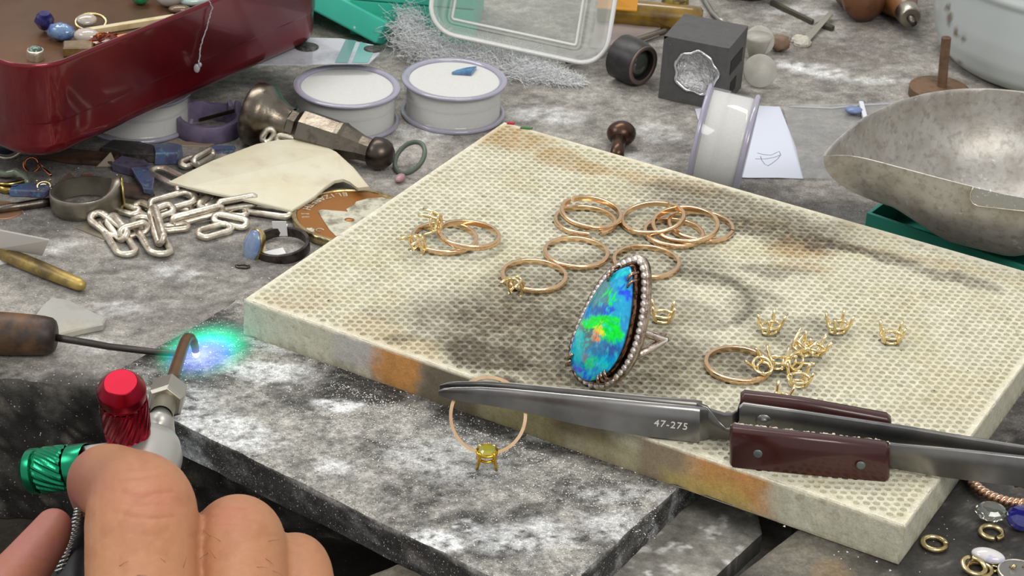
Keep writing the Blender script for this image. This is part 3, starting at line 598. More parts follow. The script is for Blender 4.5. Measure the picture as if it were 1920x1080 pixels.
# white fibre wad (stuff): thousands of hair-thin strands
ctl = [((758, 40), 7, 3.5, 14), ((762, 92), 9, 8, 5), ((820, 112), 0, 7, 3), ((890, 112), 0, 8, 3), ((960, 128), 0, 8, 2.5), ((1030, 145), 0, 5, 1.6), ((1085, 155), 0, 2.5, 1)]
V = []; F = []; nst = 9000
for s_ in range(nst):
    u = random.random()**.8*(len(ctl)-1); i = min(int(u), len(ctl)-2); f_ = u-i; a, b = ctl[i], ctl[i+1]
    c = P(a[0][0]*(1-f_)+b[0][0]*f_, a[0][1]*(1-f_)+b[0][1]*f_, ZB+1); w = a[2]*(1-f_)+b[2]*f_; hh_ = a[3]*(1-f_)+b[3]*f_; lift = (a[1]*(1-f_)+b[1]*f_)
    p = c+np.array([random.gauss(0, .45)*w, random.gauss(0, .45)*w, abs(random.gauss(0, .5))*hh_+lift*random.random()]); p[2] = max(p[2], ZB+.4)
    d = nrm([random.gauss(.6, 1), random.gauss(-.2, 1), random.gauss(0, .35)]); k = nrm([random.gauss(0, 1), random.gauss(0, 1), random.gauss(0, 1)]); q = [p]
    for j in range(6): d = nrm(d+k*.22+np.array([random.gauss(0, .34), random.gauss(0, .34), random.gauss(0, .22)])); p = p+d*w*.17; p[2] = max(p[2], ZB+.2); q.append(p)
    base = len(V); r_ = .05
    for j, p in enumerate(q): V += [tuple(p+np.array([0, 0, r_*1.6])), tuple(p+np.array([r_, r_, -r_])), tuple(p+np.array([-r_, -r_, -r_]))]
    for j in range(6):
        for l in range(3): F.append((base+j*3+l, base+j*3+(l+1) % 3, base+j*3+3+(l+1) % 3, base+j*3+3+l))
mb = MB(); mb.v = V; mb.f = F; mb.n = len(V); mb.c = [None]*len(V)
tag(mk('fibre_wool', mb, mat('white_fibre', (248, 249, 250), .6, alpha=.9)), 'fluffy tuft of white fibre wool trailing behind the two gem pots', 'wool', kind='stuff')
# plastic sleeve with round holes in front of the teal lid
def sheet(name, label, cat, pxs, z, m, th=.15, group=None, parent=None, bend=None):
    pts = [P(a, b, z if np.isscalar(z) else z[i]) for i, (a, b) in enumerate(pxs)]; c = np.mean(pts, 0); mb = MB(); n = len(pts)
    mb.v = [tuple(p-c) for p in pts]+[tuple(p-c-np.array([0, 0, th])) for p in pts]; mb.n = 2*n; mb.c = [None]*2*n
    mb.f = [tuple(range(n)), tuple(range(n, 2*n))[::-1]]+[(i, (i+1) % n, n+(i+1) % n, n+i) for i in range(n)]
    o = mk(name, mb, m, smooth=False, loc=c); return tag(o, label, cat, group)
t = sheet('plastic_sleeve', 'flat glossy plastic sleeve with teal stripes between the red tin and teal lid', 'plastic sleeve', [(482, 121), (692, 119), (712, 100), (700, 84), (640, 72), (560, 70)], 6.6, mat('sleeve_white', (196, 200, 206), .15, coat=.8, noise=(60, (150, 156, 164), .45, .65)), .3)
cz = np.array(t.location)/S
for i, (pxs, cl) in enumerate([([(628, 117), (652, 117), (668, 76), (648, 74)], (92, 146, 142)), ([(660, 117), (690, 117), (704, 90), (676, 78)], (110, 168, 162))]):
    pts = [P(a, b, 6.75)-cz for a, b in pxs]; mb = MB(); mb.v = [tuple(p) for p in pts]+[tuple(p-np.array([0, 0, .1])) for p in pts]; mb.n = 8; mb.c = [None]*8
    mb.f = [(0, 1, 2, 3), (7, 6, 5, 4), (0, 1, 5, 4), (1, 2, 6, 5), (2, 3, 7, 6), (3, 0, 4, 7)]; mk('printed_stripe', mb, mat('teal_stripe', cl, .2, coat=.6), t, smooth=False)
for px, py, r_ in ((575, 88, 4.2), (699, 92, 3.2)):
    p = P(px, py, 6.7)-cz; mk('punched_hole', MB().lathe([(0, .1), (r_, .1), (r_, 0), (0, 0)], 24, o=p), mat('hole_dark', (52, 52, 50), .5, noise=(300, (96, 92, 86), .5, .6)), t)
# ------------------------------------------------------------------ steel dapping cube
CUB = mat('dapping_steel', (88, 87, 86), .6, .3, mott=[(250, .85, 1.15)], bump=[(700, .25, .1)], speck=[(600, (150, 150, 150), .76, .7)])
o1 = P(1234, 184, ZB); o2 = P(1355, 209, ZB); X = nrm(np.r_[(o2-o1)[:2], 0]); A = 23.8
Mx = np.stack([X, np.array([-X[1], X[0], 0]), [0, 0, 1.]], 1); t = thing('dapping_block', 'dark steel dapping cube with a shiny hollow in its front face', 'steel block', o1, None, Mx)
mb = MB(); n = 48; ca, cb, R = A*.54, A*.53, 7.6
def facehole(mb, y, flip=False):
    V = []; F = []
    for i in range(n):
        a = 2*PI*i/n; rr = R*(1+.05*math.sin(5*a+1)+.04*math.sin(9*a)); dx, dz = math.cos(a), math.sin(a); k = min(((A-ca)/dx if dx > 1e-6 else (ca/-dx if dx < -1e-6 else 1e9)), ((A-cb)/dz if dz > 1e-6 else (cb/-dz if dz < -1e-6 else 1e9)))
        V += [(ca+dx*k, 0, cb+dz*k), (ca+dx*rr, 0, cb+dz*rr)]
    for i in range(n): j = (i+1) % n; F.append((2*i, 2*j, 2*j+1, 2*i+1))
    mb.add(V, F)
facehole(mb, 0)
mb.add([(0, 0, 0), (A, 0, 0), (A, 0, A), (0, 0, A), (0, A, 0), (A, A, 0), (A, A, A), (0, A, A)], [(3, 2, 6, 7), (0, 4, 5, 1), (0, 3, 7, 4), (1, 5, 6, 2), (4, 7, 6, 5)])
mk('cube_body', mb, CUB, t, smooth=False)
mb = MB(); V = []; F = []; m = 10
for k in range(m+1):
    for i in range(n):
        a = 2*PI*i/n; th = PI/2*k/m; rr = R*(1+.05*math.sin(5*a+1)+.04*math.sin(9*a))*math.cos(th); V.append((ca+math.cos(a)*rr, R*.55*math.sin(th)*(1+.12*random.random()), cb+math.sin(a)*rr))
for k in range(m):
    for i in range(n): j = (i+1) % n; F.append((k*n+i, k*n+j, (k+1)*n+j, (k+1)*n+i))
mb.add(V, F); mk('hollow', mb, mat('bright_hollow', (205, 205, 205), .12, 1, bump=[(330, 1, 1.6), (900, .6, .4)]), t)
mb = MB(); mb.sweep([np.array([ca+math.cos(a)*R*1.02*(1+.05*math.sin(5*a+1)+.04*math.sin(9*a)), -.15, cb+math.sin(a)*R*1.02*(1+.05*math.sin(5*a+1)+.04*math.sin(9*a))]) for a in [2*PI*i/40 for i in range(40)]], [.35+.35*random.random() for _ in range(40)], 6, closed=True); mk('hollow_rim', mb, mat('bright_rim', (225, 225, 225), .15, 1, bump=(600, .6, .4)), t)
mb = MB(); mb.box((A+.02, A*.5, A*.62), (.3, A*.62, A*.22)); mb.box((A+.02, A*.45, A*.25), (.3, A*.3, A*.2)); mk('side_groove', mb, mat('groove', (34, 34, 35), .6, .5), t, smooth=False)
# ------------------------------------------------------------------ loupe, rod, glass ball, bags
ax = nrm([.72, -.69, 0]); c = P(1205, 122, ZB+8.4); t = thing('loupe', 'small black cylindrical eye loupe lying on its side against the steel cube', 'loupe', (c[0], c[1], ZB+8.3), None, frame(ax, (0, 0, 1)))
mk('barrel', MB().lathe([(0, -11), (7.6, -11), (8.2, -10.4), (8.2, -3), (7.4, 0), (6.9, .4), (5.6, .2), (5.4, -1.4), (5.4, -2.2), (0, -2.2)], 40), mat('loupe_black', (52, 50, 50), .4, .3, mott=[(300, .7, 1.4)], speck=[(700, (180, 176, 170), .74, .6)]), t, sharp=35)
mk('rim_ring', MB().lathe([(6.9, -.1), (7.3, .1), (7.2, .55), (6.5, .75), (5.7, .5), (5.6, .1)], 40), mat('rubbed_rim', (120, 104, 96), .5, .5), t)
mk('lens', MB().lathe([(0, .1), (3, -.3), (5.3, -1.6), (5.3, -2)], 32), mat('lens_glass', (60, 64, 58), .05, coat=1, spec=.9), t)
a = P(1062, 117, ZB+2); b = P(1262, 52, ZB+2); tag(mk('steel_rod', MB().sweep([a*(1-f_)+b*f_ for f_ in np.linspace(0, 1, 12)], [.7, .95]+[1.05]*9+[.8], 10), mat('rod_steel', (150, 142, 132), .3, 1, noise=(200, (90, 80, 70), .5, .7))), 'thin steel rod leaning past the loupe towards the steel cube', 'rod')
c = P(1262, 52, ZB); t = thing('glass_ball', 'clear golden faceted glass ball standing behind the steel cube', 'glass ball', (c[0], c[1]+3, ZB)); 
mb = MB(); bm = bmesh.new(); bmesh.ops.create_icosphere(bm, subdivisions=2, radius=5.6); mb.v = [(v.co.x, v.co.y, v.co.z+5.6+3) for v in bm.verts]; mb.f = [tuple(v.index for v in f.verts) for f in bm.faces]; mb.n = len(mb.v); mb.c = [None]*mb.n; bm.free()
mk('ball', mb, mat('gold_glass', (196, 176, 96), .04, trans=.7, ior=1.6, noise=(300, (90, 70, 20), .5, .6)), t, smooth=False)
mk('ball_foot', MB().lathe([(3.4, 0), (3.6, .6), (2.4, 1.6), (2.2, 3.6)], 20), mat('foot_brass', (150, 120, 50), .3, 1), t)
a = P(1150, 22, ZB+5); b = P(1335, 40, ZB+5); x_ = nrm(b-a); tag(mk('amber_bottle', MB().sweep([a+x_*k for k in (-6, -5.4, 0, 30, 33, 34)], [3.6, 5, 5.4, 5.4, 5, 3.8], 24), mat('amber_brown', (138, 108, 30), .25, coat=.5, noise=(60, (90, 66, 16), .45, .65))), 'olive amber tube lying at the back behind the glass ball', 'tube')
sheet('orange_card', 'bright orange card corner leaning behind the clear tub', 'card', [(1120, 14), (1194, 20), (1200, -30), (1120, -30)], [2, 2, 9, 9], mat('orange_card_m', (204, 140, 40), .6), .4)
BAG = glass('bag_film', (214, 206, 206), .18, .8, gl=.6)
sheet('plastic_bag', 'crumpled clear plastic bag between the tub rim and the loupe', 'plastic bag', [(1106, 88), (1160, 96), (1236, 66), (1240, 44), (1180, 30), (1120, 26)], [ZB+1, ZB+.6, ZB+1.5, ZB+2.6, ZB+3, ZB+2], mat('bag_cloud', (184, 170, 164), .3, alpha=.6, coat=.4, bump=(120, .5, 1)), .2)
# ------------------------------------------------------------------ discs, rod, spatula, pebble
DISC = mat('frosted_disc', (176, 172, 160), .35, alpha=.82, bump=(200, .2), noise=(120, (190, 188, 180), .4, .6))
for (px, py, r_, lab, lean, dz) in ((1425, 133, 6.1, 'round frosted clear disc leaning at the right side of the steel cube', 62, .2), (1424, 76, 5.6, 'frosted clear disc standing behind the other disc by the steel cube', 58, 2)):
    zz = ZB+r_*math.sin(math.radians(lean))+dz; c = P(px, py, zz); M = rotm('X', math.radians(lean)); tag(mk('clear_disc', MB().lathe([(0, .45), (r_-.3, .45), (r_, .2), (r_, -.2), (r_-.3, -.45), (0, -.45)], 40), DISC, loc=c), lab, 'disc'); bpy.context.collection.objects[-1]
    o = [x for x in bpy.data.objects if x.name.startswith('clear_disc')][-1]; o.rotation_euler[0] = math.radians(lean)
c = P(1417, 118, ZB); tag(mk('clear_cone', MB().lathe([(0, 0), (2.2, 0), (5.0, 9), (5.1, 10), (0, 10.2)], 32), DISC, loc=(c[0], c[1]+2, ZB)), 'frosted plastic cone under the upper clear disc', 'cone')
bar('graphite_rod', P(1446, 4, ZB+1), P(1524, 42, ZB+1), 1.8, 1.8, mat('dark_rod', (70, 66, 52), .5), 'thin dark rod lying behind the plaster spatula', 'rod')
bar('graphite_rod', P(1534, 44, ZB+.9), P(1562, 54, ZB+.9), 2.6, 1.8, mat('dark_rod2', (62, 60, 48), .5), 'short dark stub beyond the blade of the plaster spatula', 'rod')
t = thing('spatula', 'small flat spatula with a crust of dried plaster near the clear discs', 'spatula', P(1520, 60, ZB+1))
o_ = np.array(t.location)/S; pts = [P(1556, 20, ZB+3)-o_, P(1562, 26, ZB+3)-o_, P(1520, 74, ZB+1)-o_, P(1500, 76, ZB+1)-o_]; mb = MB(); mb.v = [tuple(p) for p in pts]+[tuple(p-np.array([0, 0, .5])) for p in pts]; mb.n = 8; mb.c = [None]*8; mb.f = [(0, 1, 2, 3), (7, 6, 5, 4), (0, 1, 5, 4), (1, 2, 6, 5), (2, 3, 7, 6), (3, 0, 4, 7)]
mk('blade', mb, mat('spatula_metal', (170, 166, 150), .35, .8), t, smooth=False)
mb = MB(); 
for k in range(9): q = P(1488+random.uniform(-10, 30), 82+random.uniform(-10, 12), ZB+.8)-o_; mb.ell(q, (2.6, 2, 1.1+random.random()), nu=10, nv=7, jit=.3)
mk('plaster_crust', mb, mat('plaster', (190, 186, 172), .9, bump=(300, .8), noise=(300, (96, 88, 70), .55, .65)), t, smooth=False)
pebble('pebble', 'brown pebble beside the plaster crusted spatula', 'pebble', 1460, 96, ZB, (4, 3, 3), mat('brown_pebble', (128, 104, 84), .6, bump=(300, .5)), 10, jit=.25)
c = P(1400, -12, ZB); tag(mk('black_dish', MB().lathe([(0, 6), (10, 4), (13, 9), (14.4, 14), (14.8, 14), (13.6, 8), (9, 2.4), (0, 2)], 40), mat('black_plastic', (34, 35, 40), .35, coat=.4), loc=(c[0], c[1], ZB-2)), 'black rounded dish at the very back above the clear discs', 'dish')
tag(mk('wire_loop', MB().sweep([P(*q, ZB+1.4) for q in ((1316, -10), (1326, 8), (1336, 24), (1348, 36), (1362, 44))], .9, 8), mat('pale_wire', (160, 158, 150), .35, .8)), 'pale bent wire behind the steel cube', 'wire')
# ------------------------------------------------------------------ wooden handled tools, puck with post, bucket
HW = mat('oiled_wood', (128, 84, 48), .42, noise=[(90, (96, 54, 26), .45, .68), (30, (146, 98, 58), .45, .7, .5)], bump=[(250, .25, .3)], coat=.25)
def handle(name, label, a, b, prof, m=HW, fer=None):
    a, b = np.asarray(a, float), np.asarray(b, float); x = nrm(b-a); t = thing(name, label, 'hand tool', a, None, frame(x, (0, 0, 1)))
    mk('handle', MB().lathe(prof, 40), m, t)
    if fer: mk('ferrule', MB().lathe(fer[0], 32), mat('ferrule_metal', (168, 162, 150), .35, 1, bump=(200, .2)), t, sharp=40); mk('shank', MB().lathe(fer[1], 16), DSTEEL, t)
    return t
a = P(1668, -30, ZB+9); b = P(1748, 100, ZB+4); 
handle('graver', 'orange brown wooden tool handle with a steel ferrule beside the white bucket', a, b, [(0, -8), (7, -7), (10, 0), (9.4, 8), (7.6, 14), (5.4, 20), (4.4, 23.5), (4.2, 24.2), (0, 24.2)], fer=([(4.5, 23.6), (4.7, 24), (4.2, 29), (3.8, 29.6), (1.6, 29.8), (1.6, 29.2)], [(1.7, 29.3), (1.3, 34), (0, 34.2)]))
a = P(1600, -30, ZB+9); b = P(1664, 70, ZB+8.2)
handle('graver', 'darker wooden mushroom handle lying left of the ferruled handle', a, b, [(0, -8), (6, -7), (9.4, -2), (9, 5), (7.6, 10), (8.2, 15), (8, 19), (5, 22), (0, 22.6)], mat('dark_wood', (104, 64, 38), .45, noise=[(90, (66, 36, 20), .45, .68)], coat=.25))
c = P(1762, 163, ZB+4); t = thing('polishing_mandrel', 'rusty brown round puck with an upright post between the bucket and pan', 'mandrel', (c[0], c[1], ZB))
RUST = mat('rusty_brown', (118, 92, 70), .75, .2, noise=[(150, (90, 66, 48), .45, .65), (60, (132, 122, 108), .5, .7)], bump=(250, .5, .4))
mk('puck', MB().lathe([(0, 0), (10.6, 0), (10.9, .5), (10.9, 3.6), (10.4, 4), (0, 4.1)], 48), RUST, t, sharp=40)
mk('post', MB().sweep([np.array([.9, .6, 4]), np.array([.2, .5, 13]), np.array([-.4, .4, 23])], 1.75, 14), RUST, t, sharp=50)
c = P(1985, 112, ZB); n = 240; prof = [(0, 0), (38, 0), (43, 1.4), (46.5, 5), (48.6, 11), (49.6, 19), (50, 28), (50.2, 34), (51.2, 35), (51.2, 37), (50.2, 38), (50.4, 50), (50.6, 70), (50.2, 71), (49, 70), (48, 30), (44, 6), (0, 3)]
pr = []
for k in range(len(prof)-1):
    m = max(1, int(math.dist(prof[k], prof[k+1])/1.5)) if k < 13 else 1
    for j in range(m): f_ = j/m; pr.append((prof[k][0]*(1-f_)+prof[k+1][0]*f_, prof[k][1]*(1-f_)+prof[k+1][1]*f_))
pr.append(prof[-1]); mb = MB().lathe(pr, n, o=(0, 0, 0)); cols = []
spots = [(1780, 34, 9, 15), (1792, 62, 6, 11), (1806, 72, 5, 9), (1800, 116, 5, 6), (1777, 14, 8, 10)]
cp = P(1840, 60, ZB)
Vb = np.array(mb.v)+np.array([c[0], c[1], ZB]); d_ = Vb-EYE; zc = d_@FW; PX = 960+FPX*(d_@R2)/zc; PY = 540-FPX*(d_@U2)/zc; front = (Vb[:, 1] < c[1])
w = np.zeros(len(Vb))
for sx, sy, ra, rb in spots: w = np.maximum(w, 1-sst(.4, 1.1, np.hypot((PX-sx)/ra, (PY-sy)/rb)+(fbm(PX*.15, PY*.15, 5)-.5)*1.1))
w = np.where(front, w, 0); base = np.array(lin((196, 202, 200)))*(.97+.1*(fbm(Vb[:, 0]*.06, Vb[:, 2]*.06, 4)-.5))[:, None]
mb.c = [tuple(q) for q in mixc(base, (104, 84, 62), w*.85).tolist()]
tag(mk('enamel_bucket', mb, mat('white_enamel', attr=True, rough=.35, coat=.2, bump=(40, .05)), sharp=50, loc=(c[0], c[1], ZB)), 'large off-white bucket with brown chips behind the metal pan', 'bucket')
# ------------------------------------------------------------------ scoop pan on its teal box
ZR = 30; rim = [P(*q, ZR)[:2] for q in ((1541, 296), (1556, 276), (1574, 259), (1618, 222), (1678, 193), (1737, 176), (1796, 168), (1855, 167), (1920, 173))]
fr = [P(*q, ZR)[:2] for q in ((1920, 374), (1872, 364), (1822, 352), (1741, 331), (1667, 311), (1611, 296), (1572, 291))]
ext = [rim[-1]+np.array(v) for v in ((12, -3), (24, -9), (34, -20), (38, -34), (34, -50), (24, -62), (12, -70))]
pl = rim+ext+[fr[0]+np.array([3, -2.5])]+fr
# resample & light smoothing, keep tip sharp
def resample(pts, n, tip=0):
    pts = [np.array(p) for p in pts]+[np.array(pts[0])]; L = [0]
    for i in range(len(pts)-1): L.append(L[-1]+np.linalg.norm(pts[i+1]-pts[i]))
    out = []
    for k in range(n):
        s_ = L[-1]*k/n; i = max(j for j in range(len(L)) if L[j] <= s_+1e-9); i = min(i, len(pts)-2); out.append(pts[i]+(pts[i+1]-pts[i])*(s_-L[i])/(L[i+1]-L[i]))
    out = np.array(out)
    for _ in range(6):
        sm = (np.roll(out, 1, 0)+2*out+np.roll(out, -1, 0))/4; sm[0] = out[0]*.8+sm[0]*.2; out = sm
    return out
rp = resample(pl, 150); cen = np.array([rp[:, 0].mean()+0, rp[:, 1].mean()]); DEP = 30; mb = MB(); V = []; F = []; K = 26; n = len(rp)
RD = np.linalg.norm(rp-cen, axis=1); TIPW = np.clip(1-np.linalg.norm(rp-np.array(rim[0]), axis=1)/36, 0, 1)[:, None]**.8
def bowlrow(th, sh, dz): r_ = math.cos(th)**(  .62+1.5*TIPW**2); return [(p[0], p[1]) for p in (cen+(rp-cen)*(r_*sh))], ZR-DEP*math.sin(th)*.97+dz
rows = []
for k in range(K): pts_, z_ = bowlrow(PI/2*k/K*.985, 1, 0); rows.append([(x, y, z_) for x, y in pts_])
inn = []
for k in range(K): pts_, z_ = bowlrow(PI/2*k/K*.985, .985, .5 if k else .2); inn.append([(x, y, z_+0) for x, y in pts_])
allr = [inn[K-1-k] for k in range(K)]
lip = [[(cen[0]+(p[0]-cen[0])*.993, cen[1]+(p[1]-cen[1])*.993, ZR+.45) for p in rp], [(cen[0]+(p[0]-cen[0])*1.003, cen[1]+(p[1]-cen[1])*1.003, ZR+.35) for p in rp]]
allr = allr+lip+rows
for r_ in allr: V += r_
for k in range(len(allr)-1):
    for i in range(n): j = (i+1) % n; F.append((k*n+i, k*n+j, (k+1)*n+j, (k+1)*n+i))
F.append(tuple(range(n))); F.append(tuple((len(allr)-1)*n+i for i in range(n))[::-1])
pan = thing('scoop_pan', 'dull aluminium scale pan with a pointed spout at the right edge of the view', 'pan', (cen[0], cen[1], 1))
mb.add(V, F); mk('pan_bowl', rel(mb, np.array([cen[0], cen[1], 1])), mat('aluminium_pan', (186, 183, 176), .46, .6, noise=[(90, (150, 143, 132), .42, .66, .7), (420, (140, 130, 124), .5, .66, .6)], speck=[(500, (50, 44, 38), .755, .8), (330, (222, 220, 216), .7, .5)], bump=[(260, .3, .4), (30, .15, 2)]), pan, sharp=50)
q1, q2 = P(1760, 336, ZR+.4), P(1920, 374, ZR+.4); hx = nrm(q2-q1); np_ = nrm(np.array([-hx[1], hx[0], .25])); O3 = P(1822, 352, ZR+.6)-np_*.5; o_ = np.array([cen[0], cen[1], 1])
tbp = [(1825, 351), (1820, 362), (1819, 372), (1824, 381), (1834, 386), (1880, 391), (1945, 398), (1945, 376), (1880, 364)]; tb = [perp(a_, b_, O3, np_) for a_, b_ in tbp]; m = len(tb)
mb = MB(); mb.v = [tuple(p-o_) for p in tb]+[tuple(p-o_+np_*.45) for p in tb]; mb.n = 2*m; mb.c = [None]*mb.n; mb.f = [tuple(range(m)), tuple(range(m, 2*m))[::-1]]+[(i, (i+1) % m, m+(i+1) % m, m+i) for i in range(m)]
mk('maker_plate', mb, mat('plate_metal', (170, 170, 168), .4, .4, bump=(500, .6, .4), speck=(900, (230, 230, 230), .64, .6)), pan, smooth=False)
mk('plate_edge', MB().sweep([p-o_-np_*.1 for p in tb[:7]], .22, 6), SILVER, pan)
c0 = P(1625, 398, 1); c1_ = P(1800, 458, 1); X = nrm(c1_-c0); M = np.stack([X, np.array([-X[1], X[0], 0]), [0, 0, 1.]], 1)
t = thing('box_tray', 'open teal box tray wedged under the spout of the metal pan', 'box', (c0[0], c0[1], ZB), None, M)
TG = mat('teal_dark', (38, 132, 112), .5, bump=(900, .15, .1)); mb = MB(); a_, b_, h_ = 64, 24, 10.9
mk('tray_floor', MB().box((a_/2, b_/2, .6), (a_, b_, 1.2)), TG, t, smooth=False)
for cx_, cy_, sx_, sy_ in ((a_/2, .6, a_, 1.2), (a_/2, b_-.6, a_, 1.2), (.6, b_/2, 1.2, b_-2.4), (a_-.6, b_/2, 1.2, b_-2.4)): mk('tray_wall', MB().box((cx_, cy_, h_/2+.3), (sx_, sy_, h_-.6)), TG, t, bev=.2)
# ------------------------------------------------------------------ paper, zip bag, punch head
PZ = ZB+.35
t = thing('sketch_paper', 'white paper with a pencil doodle beneath the upright gem pot', 'paper', P(1430, 270, PZ)); o_ = np.array(t.location)/S
pts = [P(*q, PZ)-o_ for q in ((1303, 204), (1380, 196), (1462, 200), (1470, 220), (1492, 275), (1506, 335), (1460, 333), (1403, 333), (1340, 330))]; mb = MB(); nn_ = len(pts)
mb.v = [tuple(p) for p in pts]+[tuple(p-np.array([0, 0, .15])) for p in pts]; mb.n = 2*nn_; mb.c = [None]*mb.n; mb.f = [tuple(range(nn_)), tuple(range(nn_, 2*nn_))[::-1]]+[(i, (i+1) % nn_, nn_+(i+1) % nn_, nn_+i) for i in range(nn_)]
mk('paper_sheet', mb, mat('blue_white_paper', (206, 210, 222), .8), t, smooth=False)
dd = [(1420, 287), (1432, 290), (1446, 291), (1456, 286), (1461, 284), (1464, 290), (1458, 298), (1448, 306), (1440, 311), (1434, 308), (1428, 300), (1426, 293)]
mk('pencil_doodle', MB().sweep([P(*q, PZ+.02)-o_ for q in dd], .1, 4), mat('pencil', (96, 98, 112), .6), t); mk('pencil_doodle', MB().sweep([P(*q, PZ+.02)-o_ for q in ((1416, 298), (1436, 298), (1452, 295), (1462, 291))], .1, 4), bpy.data.materials['pencil'], t)
t = sheet('zip_bag', 'clear flat zip bag lying between the paper and the pan', 'plastic bag', [(1468, 202), (1500, 196), (1600, 194), (1700, 190), (1730, 250), (1650, 330), (1580, 334), (1506, 334)], ZB+.9, glass('zip_film', (214, 214, 212), .12, .86, (248, 248, 248), gl=.4), .12)
o_ = np.array(t.location)/S; mk('zip_strip', MB().sweep([P(*q, ZB+1.1)-o_ for q in ((1480, 200), (1560, 203), (1620, 197), (1700, 193))], .32, 6), mat('zip_clear', (210, 212, 216), .15, alpha=.6), t)
pebble('bead', 'small blue disc inside the clear zip bag', 'bead', 1600, 212, ZB+1.1, (3.2, 2.6, 1.2), mat('blue_bead', (112, 128, 168), .3), 0)
bar('zip_slider', P(1614, 192, ZB+2), P(1622, 222, ZB+2), 1.6, 1.2, mat('slider', (214, 218, 224), .3), 'white plastic slider beside the blue disc on the zip bag', 'slider')
c = P(1165, 252, ZB+4); t = thing('round_punch', 'short brown punch with a polished ball head behind the honeycomb board', 'punch', (c[0], c[1], ZB+4.4)); BR = mat('brown_steel', (88, 66, 54), .3, .85, noise=(200, (50, 36, 30), .45, .65), bump=(200, .2, .3))
mk('ball_head', MB().ell((0, 0, 0), (5, 4.4, 4.3), nu=28, nv=18), BR, t); mk('punch_shaft', MB().sweep([np.array([-.4, 0, -.4]), np.array([-1.2, -9, -1.2]), np.array([-1.6, -15, -1.8])], [2.6, 2.2, 2.4], 16), BR, t)
# ------------------------------------------------------------------ gold ring bands and prong settings on the board
ZT = BT+.06
RSEC = [(-.5, 0), (-.35, -.06), (.35, -.06), (.55, .12), (.62, .75), (.55, 1.38), (.35, 1.56), (-.35, 1.56), (-.5, 1.5)]
def band_mb(R=9.1, gap=None, k=1.0, n=72, end=0):
    mb = MB(); sec = [(-a*k, b*k) for a, b in RSEC]
    if gap: a0, a1 = math.radians(gap[1]), math.radians(gap[0]+360)
    else: a0, a1 = 0, 2*PI
    m = n if gap else n-1
    A = [a0+(a1-a0)*i/m if gap else 2*PI*i/n for i in range(m+1)]
    mb.sweep([np.array([R*math.cos(a), R*math.sin(a), 0]) for a in A], 1.0, sec=sec, closed=not gap, up=(0, 0, 1)); return mb
def circ(x0, x1, cy, z=ZT): c = P((x0+x1)/2, cy, z+.8); R = (x1-x0)/2*pix(c)[2]/FPX; return c-np.array([0, 0, .8]), R-.62
def eul(rz=0, rx=0, ry=0): return rotm('Z', math.radians(rz))@rotm('X', math.radians(rx))@rotm('Y', math.radians(ry))
def band(label, x0, x1, cy, dz=0, gap=None, tilt=(0, 0), m=GOLD, group='loose gold ring bands on the honeycomb board', head=None):
    c, R = circ(x0, x1, cy, ZT+dz); M = eul(0, *tilt)
    if head is None:
        o = mk('ring_band', band_mb(R, gap), m, sharp=45); mw = Matrix([[*M[i], c[i]*S] for i in range(3)]+[[0, 0, 0, 1]]); o.matrix_basis = mw; return tag(o, label, 'ring', group)
    t = thing('ring_with_setting', label, 'ring', c, 'gold rings with empty prong settings', M); mk('band', band_mb(R, gap), m, t, sharp=45)
    a = math.radians(head[0]); d = np.array([math.cos(a), math.sin(a), 0]); setting_parts(t, frame(d+np.array([0, 0, -.22]), (0, 0, 1)), d*(R-.1)+np.array([0, 0, 2.5*head[1]]), head[1], m2=YGOLD); return t
def rail_mb(a, b, z, r=.44, n=28): return MB().sweep([np.array([a*math.cos(2*PI*i/n), b*math.sin(2*PI*i/n), z]) for i in range(n)], r, 7, closed=True)
def setting_parts(t, M=None, o=(0, 0, 0), s=1., m2=None, pl=5.6):
    M = np.eye(3) if M is None else np.asarray(M); o = np.asarray(o, float); m2 = m2 or YGOLD
    def put(mb): mb.v = [tuple(M@(np.array(p)*s)+o) for p in mb.v]; return mb
    mk('lower_rail', put(rail_mb(2.15, 1.5, .45)), m2, t); mk('upper_rail', put(rail_mb(2.9, 2.1, 2.3)), m2, t)
    for sx in (-1, 1):
        for sy in (-1, 1): mk('prong', put(MB().sweep([np.array([sx*1.35, sy*.95, 0]), np.array([sx*1.75, sy*1.3, .8]), np.array([sx*2.35, sy*1.7, 2.4]), np.array([sx*2.75, sy*2.0, 4.]), np.array([sx*3.05, sy*2.15, pl])], [.42, .5, .5, .46, .4], 7)), m2, t)
SET0 = None
def setting(label, px, py, M=None, dz=0, s=1.):
    global SET0
    c = P(px, py, ZT+dz)
    if SET0 is None: SET0 = thing('prong_setting', label, 'setting', c, 'loose gold prong settings', M); setting_parts(SET0); return SET0
    return dup(SET0, c, np.eye(3) if M is None else M, label)
band('closed rose gold band in the middle, touching the small ring with an empty setting', 1018, 1143, 474)
band('rose gold band behind the tip of the opal ring', 1147, 1277, 491, gap=(118, 120))
band('open gold band with a wide gap towards the viewer, under another open band', 1038, 1158, 414, gap=(-84, -60), tilt=(0, 0))
band('open gold band resting on top of another, its gap at the back', 1048, 1168, 399, 1.7, gap=(128, 137), tilt=(3, 4))
band('flat lowest gold band of the overlapping cluster of four', 1205, 1322, 437)
band('gold band on top of the four ring cluster, nearest the viewer', 1221, 1350, 421, 1.75, tilt=(5, -4))
band('open gold band leaning on the cluster, its gap at the upper end', 1163, 1287, 409, 1.6, gap=(52, 58), tilt=(2, -9))
band('gold band with a pointed open end on the outer side of the ring cluster', 1250, 1378, 424, .1, gap=(-14, -10), tilt=(0, 2))
band('gold ring with small empty setting facing the front, below the closed band', 938, 1065, 517, head=(-118, 1.05))
band('gold ring with empty setting hanging towards the viewer, on clean cream board', 770, 897, 446, head=(-132, 1.1))
